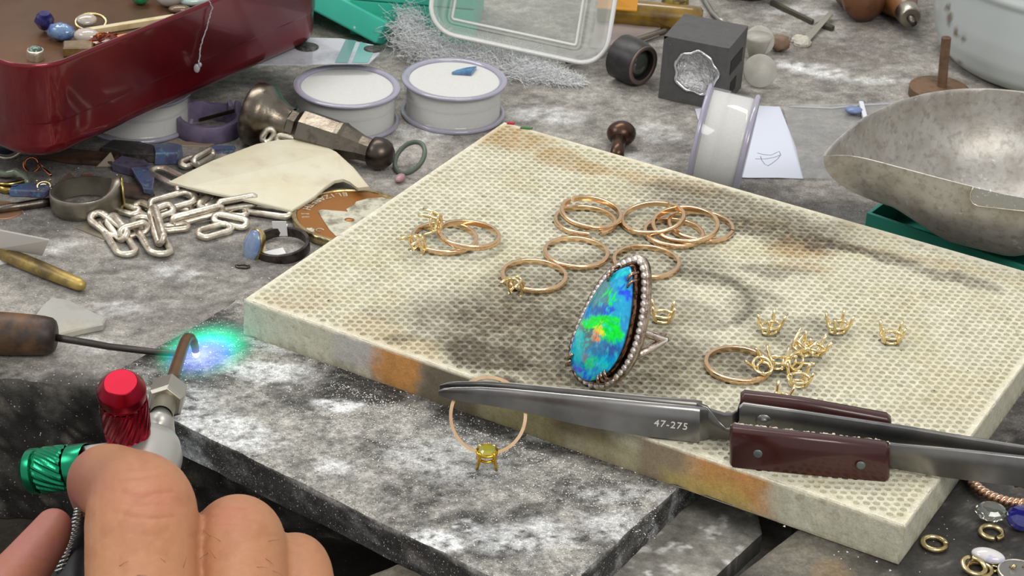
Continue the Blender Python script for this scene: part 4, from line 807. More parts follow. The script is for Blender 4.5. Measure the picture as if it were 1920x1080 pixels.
band('larger gold ring laid over its neighbour, empty prongs pointing up', 818, 940, 440, 1.6, tilt=(-3, 3), head=(165, 1.05))
band('rose gold ring with loose settings piled against one side', 1319, 1450, 684)
setting('empty oval gold setting standing upright right beside the opal ring shank', 1241, 603, eul(0))
setting('upright gold setting behind the ring with piled settings', 1443, 624, eul(38))
setting('upright gold setting between the pile and the lone outermost one', 1570, 623, eul(28))
setting('lone gold setting standing nearest the clean edge of the board', 1669, 642, eul(4))
setting('gold setting tilted at the far corner of the pile', 1522, 664, eul(12, 0, 14), .6)
setting('gold setting lying over others at the top of the pile', 1494, 662, eul(-30, -48, 20), 1.8)
setting('gold setting in the middle of the pile pointing backwards', 1480, 678, eul(50, 62, 0), 1.6)
setting('gold setting with long prongs pointing away from the ring', 1458, 690, eul(200, 60, -12), 1.6)
setting('gold setting leaning on the rose gold ring of the pile', 1434, 692, eul(-50, 40, 10), 1.6, 1)
setting('gold setting just in front of the pile, open side up', 1495, 722, eul(8, 8))
setting('gold setting half hidden behind the tweezer grip', 1462, 762, eul(80, 10))
# ------------------------------------------------------------------ big opal ring
Bp = P(1112, 716, ZT+1.2); th_ = math.radians(38); nrmO = nrm(-FW*math.cos(th_)-R2*math.sin(th_)); nrmO = nrm(nrmO+np.array([0, 0, -.08]))
t = thing('opal_ring', 'tall pear shaped black opal ring with diamond halo standing on the soot stained board', 'ring', Bp)
OUT = [(1180, 501), (1184, 520), (1184, 548), (1182, 580), (1176, 615), (1167, 648), (1153, 678), (1136, 699), (1116, 712), (1100, 714), (1085, 706), (1074, 692), (1069, 674), (1071, 650), (1080, 622), (1094, 590), (1112, 556), (1133, 527), (1155, 509), (1170, 502)]
def onp(px, py, off=0): return perp(px, py, Bp+nrmO*(3.6+off), nrmO)
op = np.array([onp(*q) for q in OUT]); oc = op.mean(0)
def smoothloop(L, n):
    L = np.array(L); m = len(L); out = []
    for k in range(n):
        u = k/n*m; i = int(u); f_ = u-i; p0, p1, p2, p3 = L[(i-1) % m], L[i], L[(i+1) % m], L[(i+2) % m]
        out.append(.5*((2*p1)+(-p0+p2)*f_+(2*p0-5*p1+4*p2-p3)*f_*f_+(-p0+3*p1-3*p2+p3)*f_**3))
    return np.array(out)
ol = smoothloop(op, 96); NR = 22; mb = MB(); V = []; C = []; F = []
def opalcol(q):
    px, py, _ = pix(q); n = fbm(px*.05, py*.05, 201); nn2 = fbm(px*.13, py*.11, 207); n3 = fbm(px*.3+9, py*.22, 211); w = (px+(nn2-.5)*30+(n3-.5)*14, py+(n-.5)*26+(fbm(px*.22, py*.3, 215)-.5)*20)
    c = np.array([.01, .24, .55])*(.7+.8*nn2); 
    def add(c, col, cx, cy, rx, ry, a=1., rot=0):
        dx, dy = w[0]-cx, w[1]-cy; r_ = math.radians(rot); u_, v_ = dx*math.cos(r_)+dy*math.sin(r_), -dx*math.sin(r_)+dy*math.cos(r_)
        k = a*float(1-sst(.8, 1.15, math.hypot(u_/rx, v_/ry))); return c*(1-k)+np.array(col)*k
    c = add(c, (.01, .32, .62), 1160, 525, 26, 30); c = add(c, (.0, .55, .55), 1170, 510, 12, 10); c = add(c, (.10, .22, .16), 1125, 555, 20, 30, .8, 30)
    c = add(c, (.01, .06, .75), 1172, 550, 14, 26); c = add(c, (.01, .35, .62), 1158, 575, 22, 24); c = add(c, (.02, .05, .7), 1138, 582, 9, 16, .9, 30); c = add(c, (0, .85, .03), 1142, 558, 6, 17, 1, -10)
    c = add(c, (.03, .08, .35), 1120, 580, 12, 14, .8); c = add(c, (.12, .16, .14), 1100, 620, 18, 30, .9); c = add(c, (.02, .5, .5), 1087, 640, 10, 24, .9)
    c = add(c, (.0, .95, .01), 1126, 607, 38, 13, 1, 6); c = add(c, (.0, .9, .02), 1147, 622, 19, 26, 1); c = add(c, (.85, .75, .02), 1126, 622, 11, 12, .95); c = add(c, (.9, .25, .03), 1119, 629, 7, 5, .9)
    c = add(c, (.05, .2, .35), 1130, 655, 24, 16, .8); c = add(c, (.3, .2, .14), 1095, 665, 12, 12, .6); c = add(c, (.03, .06, .4), 1142, 660, 12, 10, .7); c = add(c, (0, .6, .12), 1106, 680, 12, 10, .9); c = add(c, (0, .5, .55), 1078, 660, 8, 20, .8)
    c = add(c, (.08, .05, .7), 1083, 694, 12, 5, .9, 20); c = add(c, (0, .55, .65), 1130, 690, 14, 14, .7); c = add(c, (.02, .45, .6), 1090, 706, 16, 7, .7); c = add(c, (.01, .05, .8), 1100, 708, 8, 5, .9); c = add(c, (0, .7, .05), 1112, 710, 6, 4, .9)
    if nn2 > .66: c = c*.4+np.array([.02, .6, .5])*.6
    return np.clip(c*1.25+np.array([0, .02, .03]), 0, 1)
for k in range(NR+1):
    f_ = k/NR; dome = 2.2*(1-f_**2.2)
    for q in ol: p = oc+(q-oc)*f_+nrmO*dome; V.append(p-Bp); C.append(opalcol(p))
n = len(ol)
for k in range(NR):
    for i in range(n): j = (i+1) % n; F.append((k*n+i, k*n+j, (k+1)*n+j, (k+1)*n+i))
b0 = len(V); 
for q in ol: V.append(q-nrmO*1.2-Bp); C.append((.05, .25, .35))
for i in range(n): j = (i+1) % n; F.append((NR*n+i, NR*n+j, b0+j, b0+i))
mb.add(V, F, C); mk('opal', mb, mat('black_opal', attr=True, rough=.12, coat=.35, emit=None, noise=None, mott=[(900, .75, 1.2)]), t)
# bezel wall + halo frame
def offl(loop, d, dn_):
    out = []; m = len(loop); c0 = loop.mean(0)
    for i in range(m):
        tg = nrm(loop[(i+1) % m]-loop[(i-1) % m]); nv = np.cross(tg, nrmO); nv = nv*(1 if nv@(loop[i]-c0) > 0 else -1); out.append(loop[i]+nv*d+nrmO*dn_)
    return np.array(out)
DG = mat('dark_rose_gold', (150, 112, 88), .25, 1, noise=(600, (60, 44, 36), .45, .6)); DIA = mat('diamond', (240, 234, 228), .06, .85, bump=(1800, 1, .3)); WG = mat('halo_metal', (206, 190, 176), .2, 1, bump=(900, .8, .3), noise=(500, (120, 98, 82), .45, .65))
def loops_mb(ls):
    mb = MB(); n = len(ls[0]); V = [p-Bp for l in ls for p in l]; F = []
    for k in range(len(ls)):
        for i in range(n): j = (i+1) % n; l = (k+1) % len(ls); F.append((k*n+i, k*n+j, l*n+j, l*n+i))
    return mb.add(V, F)
mk('bezel_wall', loops_mb([offl(ol, .05, -.9), offl(ol, .25, -.3), offl(ol, .35, -3.4), offl(ol, -.6, -3.4)]), DG, t)
hal = offl(ol, 1.6, -3.1); tipi = int(np.argmax([p@U2 for p in hal]))
mk('halo_frame', loops_mb([offl(ol, .35, -3.2), offl(ol, .5, -2.9), offl(ol, 2.7, -2.9), offl(ol, 2.9, -3.4), offl(ol, 2.7, -4.9), offl(ol, .4, -4.9)]), WG, t)
Ls = [0.]; 
for i in range(len(hal)): Ls.append(Ls[-1]+np.linalg.norm(hal[(i+1) % len(hal)]-hal[i]))
ND = int(Ls[-1]/1.75); dmb = None; first = None
for k in range(ND):
    s_ = Ls[-1]*k/ND; i = max(j for j in range(len(hal)) if Ls[j] <= s_+1e-9); f_ = (s_-Ls[i])/(Ls[i+1]-Ls[i]); p = hal[i]*(1-f_)+hal[(i+1) % len(hal)]*f_+nrmO*.25
    if first is None:
        mb = MB().lathe([(0, .45), (.45, .45), (.88, .1), (.9, -.05), (0, -.7)], 8, frame(nrmO)); first = mk('diamond', mb, DIA, t, smooth=False, loc=p-Bp)
    else: o = first.copy(); COL.objects.link(o); o.location = (p-Bp)*S; o.parent = t
    if k % 1 == 0:
        tg = nrm(hal[(i+1) % len(hal)]-hal[i]); 
for (px, py) in ((1180, 521), (1180, 534), (1148, 512), (1141, 521), (1071, 667), (1067, 679), (1128, 704), (1122, 710), (1135, 700)):
    p = onp(px, py, .7); d = nrm(oc-p); mk('claw', MB().sweep([p-d*1.6-nrmO*2.6, p-d*1.2, p-d*.3+nrmO*.25, p+d*.9+nrmO*.2], [.4, .42, .45, .3], 8).add([], []) if True else None, mat('claw_metal', (170, 140, 120), .18, 1) if 'claw_metal' not in bpy.data.materials else bpy.data.materials['claw_metal'], t).location = -Bp*S
# split shank: two pave arms that join and run round as one hoop
eW = nrm(np.cross(nrmO, -np.cross(nrmO, R2))); eL = nrm(np.cross(nrmO, eW)); eL = eL if eL@U2 > 0 else -eL
hc = perp(1143, 640, Bp-nrmO*1., nrmO)-nrmO*9.8; RR = 10.4
def hoop(a, up=0): return hc+eW*RR*math.cos(a)*.86+nrmO*RR*math.sin(a)+eL*up
arm_pts = []
for sgn in (1, -1):
    for side in (0, 1):
        pts = []
        for k in range(15):
            f_ = k/14; a = math.radians(58-70*f_ if side == 0 else 122+70*f_); pts.append(hoop(a, sgn*4.6*(1-f_)**1.3))
        mk('split_arm', MB().sweep([p-Bp for p in pts], [1.05]*13+[1., .9], 8), WG, t); arm_pts.append(pts)
mk('shank', MB().sweep([hoop(math.radians(a))-Bp for a in range(-10, -171, -8)], .8, 8), WG, t)
for pts in arm_pts:
    for k in range(1, 15):
        for f_ in (0, .5):
            p = pts[k]*(1-f_)+pts[k-1]*f_; outd = nrm(p-hc+eL*1e-3); o = first.copy(); COL.objects.link(o); o.parent = t; o.location = (p+outd*.5-Bp)*S; o.scale = (.72, .72, .72)
# ------------------------------------------------------------------ ring with yellow stone held by the tweezers
Bh = P(913, 849, 4.6); w_ = nrm(U2*.99+FW*.1+R2*.03); RH = 9.3; Ch = Bh+w_*RH; nh = nrm(np.cross(R2-w_*(R2@w_), w_)); nh = nh if nh@FW < 0 else -nh
t = thing('held_ring', 'thin rose gold ring with a yellow stone, gripped upright in the tweezer tips', 'ring', Ch, None, frame(nh, R2))
mk('band', MB().sweep([np.array([RH*math.cos(a), RH*math.sin(a)*1.02, 0]) for a in [2*PI*i/80 for i in range(80)]], 1, sec=[(-.42, -.6), (.42, -.6), (.5, 0), (.42, .6), (-.42, .6)], closed=True, up=(0, 0, 1)), GOLD, t, sharp=40)
Minv = np.array(frame(nh, R2)).T
def toh(v): return Minv@np.asarray(v, float)
dsg = nrm(toh([0.03, .25, -1])); M_ = frame(-dsg, toh(R2)); o_ = toh(Bh-Ch)
for (a, b, z) in ((1.9, 1.6, -1.7), (2.5, 2.1, .7)): mb = rail_mb(a, b, z, .38); mb.v = [tuple(M_@np.array(p)+o_) for p in mb.v]; mk('rail', mb, mat('bright_gold', (236, 190, 60), .15, 1) if 'bright_gold' not in bpy.data.materials else bpy.data.materials['bright_gold'], t)
for sx in (-1, 1):
    for sy in (-1, 1): mb = MB().sweep([np.array([sx*1.7, sy*1.45, 1.4]), np.array([sx*1.9, sy*1.6, .2]), np.array([sx*2.0, sy*1.7, -1.8]), np.array([sx*2.5, sy*2.0, -4.3])], [.42, .48, .45, .36], 7); mb.v = [tuple(M_@np.array(p)+o_) for p in mb.v]; mk('prong', mb, YGOLD if sy > 0 else bpy.data.materials['bright_gold'], t)
mb = MB(); sq = [(1.3, 1.9), (-1.3, 1.9), (-2, 1.2), (-2, -1.2), (-1.3, -1.9), (1.3, -1.9), (2, -1.2), (2, 1.2)]; rows = [(.55, 1.75), (1., 1.1), (.98, .8), (.4, -.6)]; V = []; F = []
for k_, z in rows: V += [(x*k_, y*k_, z) for x, y in sq]
for k in range(3):
    for i in range(8): j = (i+1) % 8; F.append((k*8+i, k*8+j, k*8+8+j, k*8+8+i))
F += [tuple(range(8)), tuple(range(24, 32))]; V = [tuple(M_@np.array(p)+o_) for p in V]; mb.add(V, F); mk('yellow_stone', mb, mat('yellow_gem', (208, 204, 70), .06, trans=.45, ior=1.7, coat=.5), t, smooth=False)
# ------------------------------------------------------------------ cross-lock tweezers
TW = mat('tweezer_steel', (150, 149, 147), .3, .95, noise=[(35, (96, 96, 98), .42, .66, .8), (14, (128, 122, 96), .52, .7, .5)], bump=[(250, .06, .2)]); TWD = mat('scorched_steel', (118, 116, 112), .32, .95, noise=[(35, (66, 66, 66), .42, .66, .8), (14, (106, 98, 60), .52, .7, .7)], bump=[(250, .1, .2)])
FIB = mat('brown_fibre_grip', (64, 27, 22), .3, coat=.35, noise=(60, (54, 20, 18), .4, .7), bump=(300, .06, .2)); PIN = mat('grey_pin', (108, 116, 112), .45, .7, bump=(700, .4))
T0 = P(1318, 831, 11.35); T1 = P(822, 742, 17.5); xd = nrm(np.r_[(T0-T1)[:2], 0]); nB = np.array([-xd[1], xd[0], 0])      # nB points away from the viewer
tw = thing('cross_lock_tweezers', 'steel cross-lock tweezers with brown riveted grips lying across the board front', 'tweezers', T0)
def ribbon(st, th, dy=0, nv=None, rnd=.35, zb=None):
    # st: (x, ytop, ybottom, zbottom[, thick][, shift]) -> upright steel strip
    nv = nB if nv is None else nv; L = []
    for q in st:
        b = P(q[0], q[2], q[3]); t_ = perp(q[0], q[1], b, nv); tk = q[4] if len(q) > 4 else th; sh = dy+(q[5] if len(q) > 5 else 0)
        h = t_-b; b = b+nv*sh; t_ = t_+nv*sh; r_ = min(rnd, tk*.4)
        L.append([b, b+h*.5-nv*tk*.0, t_-nrm(h)*r_*1.3, t_-nrm(h)*r_*.3+nv*r_*.6, t_+nv*r_*1.4, t_+nv*(tk-r_), t_-nrm(h)*r_+nv*tk, b+nv*tk])
    mb = MB(); n = 8; mb.v = [tuple(p-T0) for l in L for p in l]; mb.n = len(mb.v); mb.c = [None]*mb.n
    for k in range(len(L)-1):
        for i in range(n): j = (i+1) % n; mb.f.append((k*n+i, k*n+j, (k+1)*n+j, (k+1)*n+i))
    mb.f.append(tuple(range(n))[::-1]); mb.f.append(tuple((len(L)-1)*n+i for i in range(n))); return mb
fb = [(822, 733, 741, 17.5, .7), (832, 729.5, 745, 17.3, .9), (850, 728.5, 750, 17, 1.1), (900, 728.5, 758, 16, 1.4), (950, 732, 766, 15.2, 1.6), (1000, 737, 777, 14.3, 1.8), (1050, 742, 789, 13.6, 1.9), (1100, 747, 800, 13, 2), (1200, 757, 817, 12.1, 2.1), (1300, 766, 829, 11.5, 2.1), (1312, 768, 830, 11.4, 2.1)]
mk('front_jaw', ribbon(fb, 1.8, rnd=.8), TW, tw, sharp=50)
mk('rear_jaw', ribbon([(q[0]+(4 if i else 0), q[1]-1, q[2]-1, q[3], q[4]) for i, q in enumerate(fb)], 1.8, dy=2.6, rnd=.8), TWD, tw, sharp=50)
mk('neck', ribbon([(1306, 767, 829, 11.45, 1.2, .3), (1322, 768, 826, 11.7, 1.2, .5), (1340, 777, 820, 12.3, 1.2, 1.4), (1358, 787, 815, 13, 1.2, 2.6), (1372, 791, 814, 13.3, 1.2, 3.6), (1382, 789, 812, 13.4, 1.2, 4.6), (1390, 770, 806, 13.6, 1.2, 5.6)], 1.2), TW, tw, sharp=50)
mk('neck', ribbon([(1306, 767, 829, 11.45, 1.1, 2.8), (1326, 772, 832, 11.5, 1.1, 2.2), (1345, 792, 828, 11.8, 1.1, 1.2), (1362, 806, 826, 12.4, 1.1, .4), (1378, 806, 830, 12.4, 1.1, .1)], 1.1), TWD, tw, sharp=50)
fs = [(1370, 799, 846, 12, 1.3), (1500, 812, 860, 12, 1.3), (1600, 823, 870, 12, 1.3), (1680, 834, 880, 12, 1.3), (1760, 841, 894, 12, 1.3), (1840, 849, 904, 12.2, 1.3), (1920, 858, 913, 12.4, 1.3), (2010, 869, 922, 12.4, 1.3)]
mk('front_arm', ribbon(fs, 1.3), TW, tw, sharp=50)
bs = [(1386, 764, 806, 12.6, 1.3), (1394, 757, 806, 12.4, 1.3), (1500, 772, 822, 12.4, 1.3), (1600, 787, 838, 12.4, 1.3), (1700, 802, 853, 12.4, 1.3), (1800, 819, 868, 12.4, 1.3), (1920, 838, 890, 12.5, 1.3), (2010, 862, 915, 12.5, 1.3)]
ba = mk('rear_arm', ribbon(bs, 1.3), TW, tw, sharp=50)
gr = mk('front_grip', ribbon([(1368, 812, 868, 11.5, 3.6), (1374, 806, 876, 11.35, 3.6), (1500, 820, 889, 11.35, 3.6), (1660, 838, 903, 11.35, 3.6), (1668, 842, 896, 11.5, 3.6)], 3.6, rnd=.7), FIB, tw, sharp=70)
g2 = mk('rear_grip', ribbon([(1388, 752, 802, 12, 3.4), (1396, 746, 804, 11.6, 3.4), (1500, 759, 820, 11.5, 3.4), (1664, 789, 846, 11.5, 3.4), (1672, 796, 846, 11.6, 3.4)], 3.4, dy=1.35, rnd=.7), FIB, tw, sharp=70)
for px, py in ((1421, 851), (1614, 873)): p = perp(px, py, P(1500, 889, 11.35)-nB*.02, nB)-T0; mk('rivet', MB().lathe([(0, .22), (.75, .2), (1.1, .1), (1.15, -.2)], 20, frame(-nB), p), PIN, gr)
p = perp(1432, 790, P(1434, 812, 12.4), nB)-T0; mk('screw_end', MB().lathe([(0, .5), (.9, .45), (1.1, .1), (1.9, .25), (2., 0), (2., -.3)], 20, frame(-nB), p), TW, ba)
p = perp(1455, 787, P(1434, 812, 12.4), nB)-T0; mk('dent_mark', MB().lathe([(0, .05), (.7, .25), (.9, 0)], 12, frame(-nB), p), TW, ba)
mb = MB(); F0, F1 = P(1370, 846, 12), P(1680, 880, 12); hF = nrm(np.r_[(F1-F0)[:2], 0]); nF = np.array([-hF[1], hF[0], 0])
for k in range(110):
    x_ = 1374+random.random()**1.2*290; q = perp(x_, 799+(x_-1370)*.113+random.uniform(-1.5, 1), F0, nF); mb.ell(q-T0+nF*random.uniform(.1, 1.1), (random.uniform(.4, 1.1), .5, random.uniform(.25, .55)), nu=6, nv=4, jit=.6)
mk('flux_crust', mb, mat('flux_crust', (208, 200, 182), .8, noise=(500, (96, 80, 60), .5, .62)), tw, smooth=False)['kind'] = 'stuff'
def text_mb(txt, size, depth=.08, spacing=1.):
    cu = bpy.data.curves.new('lettering', 'FONT'); cu.body = txt; cu.size = size*S; cu.extrude = depth*S; cu.align_x = 'CENTER'; cu.align_y = 'CENTER'; cu.space_character = spacing
    ob = bpy.data.objects.new('tmp', cu); COL.objects.link(ob); dg = bpy.context.evaluated_depsgraph_get(); me = bpy.data.meshes.new_from_object(ob.evaluated_get(dg)); mb = MB()
    mb.v = [tuple(v.co/S) for v in me.vertices]; mb.f = [tuple(f.vertices) for f in me.polygons]; mb.n = len(mb.v); mb.c = [None]*mb.n
    bpy.data.objects.remove(ob); bpy.data.curves.remove(cu); bpy.data.meshes.remove(me); return mb
mb = text_mb('47-275', 2.7, .05, 1.12); pc = perp(1259, 795, P(1300, 829, 11.5), nB); qa, qb = P(1200, 817, 12.1), P(1300, 829, 11.5); hx = nrm(np.r_[(qb-qa)[:2], 0]); nT = np.array([-hx[1], hx[0], 0]); pc = perp(1258, 797, qb, nT); xx = nrm(perp(1300, 803, qb, nT)-perp(1218, 793, qb, nT)); M_ = np.stack([xx, np.cross(-nT, xx), -nT], 1)
mb.v = [tuple(M_@np.array(p)+pc-T0-nT*.03) for p in mb.v]; mk('stamped_number', mb, mat('stamp_bright', (232, 230, 222), .5, .2), tw, smooth=False)
# ------------------------------------------------------------------ silver chain
def stadium(L, W_, n=11):
    L = max(L-W_, .5)/2; r = W_/2; out = []
    for k in range(n): a = -PI/2+PI*k/(n-1); out.append((L+r*math.cos(a), r*math.sin(a)))
    for k in range(n): a = PI/2+PI*k/(n-1); out.append((-L+r*math.cos(a), r*math.sin(a)))
    return out
chain = thing('silver_chain', 'tangled heavy silver chain with oval links around and beneath the cream shell piece', 'chain', P(300, 430, ZB))
CHO = np.array(P(300, 430, ZB))
def link(a, za, b, zb_, w=6.2, phi=0, r=1.08, parent=None, o=None, m=SILVER):
    A = P(*a, ZB+za); B = P(*b, ZB+zb_); d = nrm(B-A); L = np.linalg.norm(B-A)-2*r*.6; up = np.array([0, 0, 1.]); s_ = nrm(np.cross(up, d)); t_ = np.cross(d, s_); ph = math.radians(phi)
    side = s_*math.cos(ph)+t_*math.sin(ph); C = (A+B)/2; zmin = ZB+r; mb = MB(); st = stadium(L, w-2*r); pts = [C+d*x+side*y for x, y in st]
    low = min(p[2] for p in pts); dz = max(0, zmin-low); pts = [p+np.array([0, 0, dz])-(CHO if o is None else o) for p in pts]
    sec = [(math.cos(q)*(1+.08*math.cos(4*q)), math.sin(q)*(1+.08*math.cos(4*q))) for q in [2*PI*i/10 for i in range(10)]]
    mb.sweep(pts, [r*(1+random.uniform(-.07, .07)) for _ in pts], sec=sec, closed=True); return mk('link', mb, m, parent or chain)
for L_ in [((172, 402), 3.4, (226, 442), 1.2, 6.6, 18), ((198, 412), 1.2, (243, 479), 1, 7.6, 0), ((204, 410), 3, (236, 450), 1.5, 5.6, 50), ((222, 440), 2.6, (279, 424), 3, 5.2, 75), ((262, 408), 1.6, (306, 480), 1, 8.6, -6),
           ((284, 390), 5, (304, 456), 2.2, 5.2, 60), ((280, 390), 4.2, (366, 366), 5, 7.6, 14), ((252, 384), 2, (290, 402), 2.4, 5.6, 24), ((288, 402), 4.6, (326, 388), 5, 5.4, 30), ((320, 418), 1.8, (420, 392), 3.4, 4.4, 80),
           ((370, 444), 1.2, (434, 426), 1, 6.4, 10), ((398, 410), 2, (466, 424), 1.2, 5.4, 25), ((286, 316), 2.6, (346, 346), 2.4, 8., 0), ((350, 358), 3.6, (400, 372), 3.6, 5., 66), ((374, 390), 3.2, (410, 364), 4, 4.6, 30),
           ((356, 390), 1.8, (400, 396), 1.8, 6, 20), ((406, 388), 4.2, (484, 374), 4.4, 4.8, 70), ((452, 388), 2, (548, 402), 2, 5.6, 12), ((420, 396), 1.2, (466, 402), 1.2, 5.4, 10), ((408, 370), 1.8, (444, 378), 1.8, 6, 0),
           ((338, 312), 1.2, (370, 300), 1.4, 5, 20), ((362, 306), 2.6, (400, 284), 2.6, 4.4, 60), ((318, 396), 1, (362, 404), 1, 6.4, 0), ((330, 350), 2, (372, 362), 2, 5.6, 30), ((300, 430), 1, (356, 424), 1, 5.6, 0), ((222, 392), 1, (262, 402), 1, 5, 15)]:
    link(L_[0], L_[1], L_[2], L_[3], L_[4], L_[5])
link((494, 268), 5, (512, 240), 10, 5, 70); link((516, 258), 7, (566, 270), 5.4, 4.6, 70)
# ------------------------------------------------------------------ cream shell piece lying over the chain
SH = [(317, 341, 8.6), (345, 327, 8.2), (395, 303, 7.6), (440, 286, 7.), (480, 271, 6.8), (520, 263, 7), (560, 262, 7), (598, 268, 6.8), (632, 286, 6.6), (664, 315, 6), (694, 352, 5.6), (672, 354, 4.6), (658, 343, 5), (644, 337, 5.4), (628, 340, 5.2), (610, 352, 4.4), (590, 370, 3.8), (548, 396, 3.2), (500, 384, 4.4), (450, 372, 6), (400, 362, 7.2), (355, 351, 8.2)]
pts = np.array([P(a, b, ZB+z) for a, b, z in SH]); c = pts.mean(0)+np.array([0, 0, .6]); n = len(pts); mb = MB(); V = [tuple(p-c) for p in pts]+[tuple(c+(p-c)*.985+np.array([0, 0, .3])-c) for p in pts]+[tuple(p-c-np.array([0, 0, .7])) for p in pts]; F = []
for i in range(n): j = (i+1) % n; F += [(i, j, n+j, n+i), (2*n+i, 2*n+j, j, i)]
F += [tuple(range(n, 2*n)), tuple(range(2*n, 3*n))[::-1]]; mb.add(V, F)
tag(mk('shell_piece', mb, mat('cream_shell', (212, 206, 184), .42, noise=[(60, (198, 186, 158), .42, .66, .8), (40, (214, 208, 176), .45, .7, .6), (110, (188, 172, 158), .56, .72, .6)], bump=[(160, .25, .4)], sss=.1), smooth=False, loc=c), 'flat pointed cream shell piece resting on the silver chain', 'shell')
# ------------------------------------------------------------------ coin
c = P(660, 402, ZB+3); coin = thing('coin', 'large gold coloured coin with a pale silver portrait, lying against the board', 'coin', (c[0], c[1], ZB+.05))
R = 18.6; CG = mat('coin_bronze', (170, 112, 52), .3, .6, noise=[(60, (150, 96, 44), .45, .65, .8)], bump=(300, .1, .2)); CR = mat('coin_rim', (190, 172, 128), .3, .9, bump=(500, .4, .3), noise=(200, (120, 104, 70), .45, .65))
mk('coin_face', MB().lathe([(0, 2.6), (R-1.6, 2.6), (R-1.6, 2.2), (R-1.6, .2), (0, .2)], 90), CG, coin, sharp=40)
n = 180; mb = MB(); prof = [(R-1.6, 2.5), (R-1.3, 2.95), (R-.3, 3), (R, 2.7), (R, .4), (R-.4, 0), (0, 0)]
mb.lathe(prof, n); V = np.array(mb.v); mr = np.hypot(V[:, 0], V[:, 1]); sel = (mr > R-.05); an = np.arctan2(V[:, 1], V[:, 0]); kk = 1-np.where(sel & ((np.floor(an*90/PI) % 2) == 0), .008, 0); V[:, 0] *= kk; V[:, 1] *= kk; mb.v = [tuple(p) for p in V]; mk('coin_rim', mb, CR, coin, sharp=40)
oc_ = np.array([c[0], c[1], ZB+.05]); CS = mat('coin_silver', (222, 218, 196), .4, .6, noise=(250, (150, 146, 126), .45, .65), bump=(400, .25, .3))
por = [(596, 397), (603, 394), (628, 396), (652, 398), (649, 393), (664, 385), (668, 379), (690, 373), (716, 371), (742, 376), (744, 400), (735, 425), (700, 440), (650, 438), (630, 444), (618, 432), (606, 414)]
pp = [(P(*q, ZB+2.65)-oc_)[:2] for q in por]; mb = MB().prism(pp, 2.55, 2.85, inset=.1); mk('portrait', mb, CS, coin, smooth=False)
mb = MB().ell((P(655, 412, ZB+2.9)-oc_), (1.6, 1.2, .35), nu=12, nv=6); mk('portrait_curl', mb, CG, coin)
for i, ch in enumerate('ELIZABETH II'):
    if ch == ' ': continue
    a = math.radians(104+i*8.1); rr = R-4.0; g = text_mb(ch, 3.6, .12); th = a+PI/2; M_ = rotm('Z', a+PI/2)
    g.v = [tuple(M_@np.array(p)+np.array([rr*math.cos(a), rr*math.sin(a), 2.7])) for p in g.v]; mk('letter', g, CS, coin, smooth=False)
g = text_mb('C', 3.4, .12); a = math.radians(232); M_ = rotm('Z', a+PI/2); g.v = [tuple(M_@np.array(p)+np.array([14.6*math.cos(a), 14.6*math.sin(a), 2.7])) for p in g.v]; mk('letter', g, CS, coin, smooth=False)
p = P(581, 432, ZB+2.7)-oc_; st = [(math.cos(2*PI*i/14)*(1.7 if i % 2 else 1.25), math.sin(2*PI*i/14)*(1.7 if i % 2 else 1.25)) for i in range(14)]; mk('flower_mark', MB().prism([(x+p[0], y+p[1]) for x, y in st], 2.6, 2.8), CS, coin, smooth=False)
# ------------------------------------------------------------------ opal bezel ring with paper tag
c = P(528, 458, ZB+2.2); t = thing('bezel_ring', 'dark silver ring with an oval blue opal in a gold bezel and a white tag', 'ring', (c[0], c[1], ZB+.2), None, eul(0, 4, -5))
mk('band', MB().sweep([np.array([8.2*math.cos(a), 8.2*math.sin(a), 1.6]) for a in [2*PI*i/60 for i in range(60)]], 1, sec=[(-.5, -1.5), (.5, -1.5), (.6, 0), (.5, 1.5), (-.5, 1.5)], closed=True, up=(0, 0, 1)), mat('dark_silver', (104, 96, 94), .32, 1, bump=(250, .4, .4), noise=(200, (60, 54, 52), .45, .65)), t, sharp=40)
d = nrm([-.52, -.72, .42]); M_ = frame(d, (0.15, .1, 1)); o_ = np.array([-7.4, -3.2, 3.6])
def ovl(a, b, z0, z1, a2, b2, n=40): return [(a, b, z0), (a2, b2, z1)]
def ovalmb(rows, n=40, M=None, o=(0, 0, 0), cap=True):
    mb = MB(); V = []; F = []
    for a, b, z in rows: V += [(a*math.cos(2*PI*i/n), b*math.sin(2*PI*i/n), z) for i in range(n)]
    for k in range(len(rows)-1):
        for i in range(n): j = (i+1) % n; F.append((k*n+i, k*n+j, (k+1)*n+j, (k+1)*n+i))
    if cap: F.append(tuple(range(n))); F.append(tuple((len(rows)-1)*n+i for i in range(n)))
    if M is not None: V = [tuple(np.asarray(M)@np.array(p)+np.asarray(o)) for p in V]
    return mb.add(V, F)
mk('bezel', ovalmb([(5.2, 3.4, -1), (5.5, 3.7, 0), (5.5, 3.7, 1.1), (5.3, 3.5, 1.4), (5.1, 3.3, 1.3)], M=M_, o=o_), mat('bezel_gold', (214, 190, 132), .25, 1), t, sharp=50)
mk('opal', ovalmb([(5.15, 3.35, 1.1), (4.9, 3.1, 1.7), (4, 2.4, 2.2), (2.4, 1.4, 2.55), (.8, .5, 2.65)], M=M_, o=o_), mat('pale_blue_opal', (134, 148, 168), .15, coat=.4, noise=[(250, (104, 126, 168), .4, .6), (500, (160, 176, 186), .6, .75, .7)]), t)
mb = MB().box((-1.2, 7.6, 3.0), (4.4, .2, 5.2)); mb.box((-1.2, 8.6, 3.4), (4.4, 2, .2)); mb.box((-2.6, -2.8, .6), (8, 3.6, .2), rotm('Z', .4)); mk('paper_tag', mb, WHITE, t, smooth=False)
tag(mk('oval_jump_ring', MB().sweep([np.array([2.*math.cos(a), 1.1*math.sin(a), 0]) for a in [2*PI*i/30 for i in range(30)]], .32, 6, closed=True), DSTEEL, loc=P(455, 499, ZB+.35)), 'tiny dark oval jump ring on the bench below the opal bezel ring', 'ring')
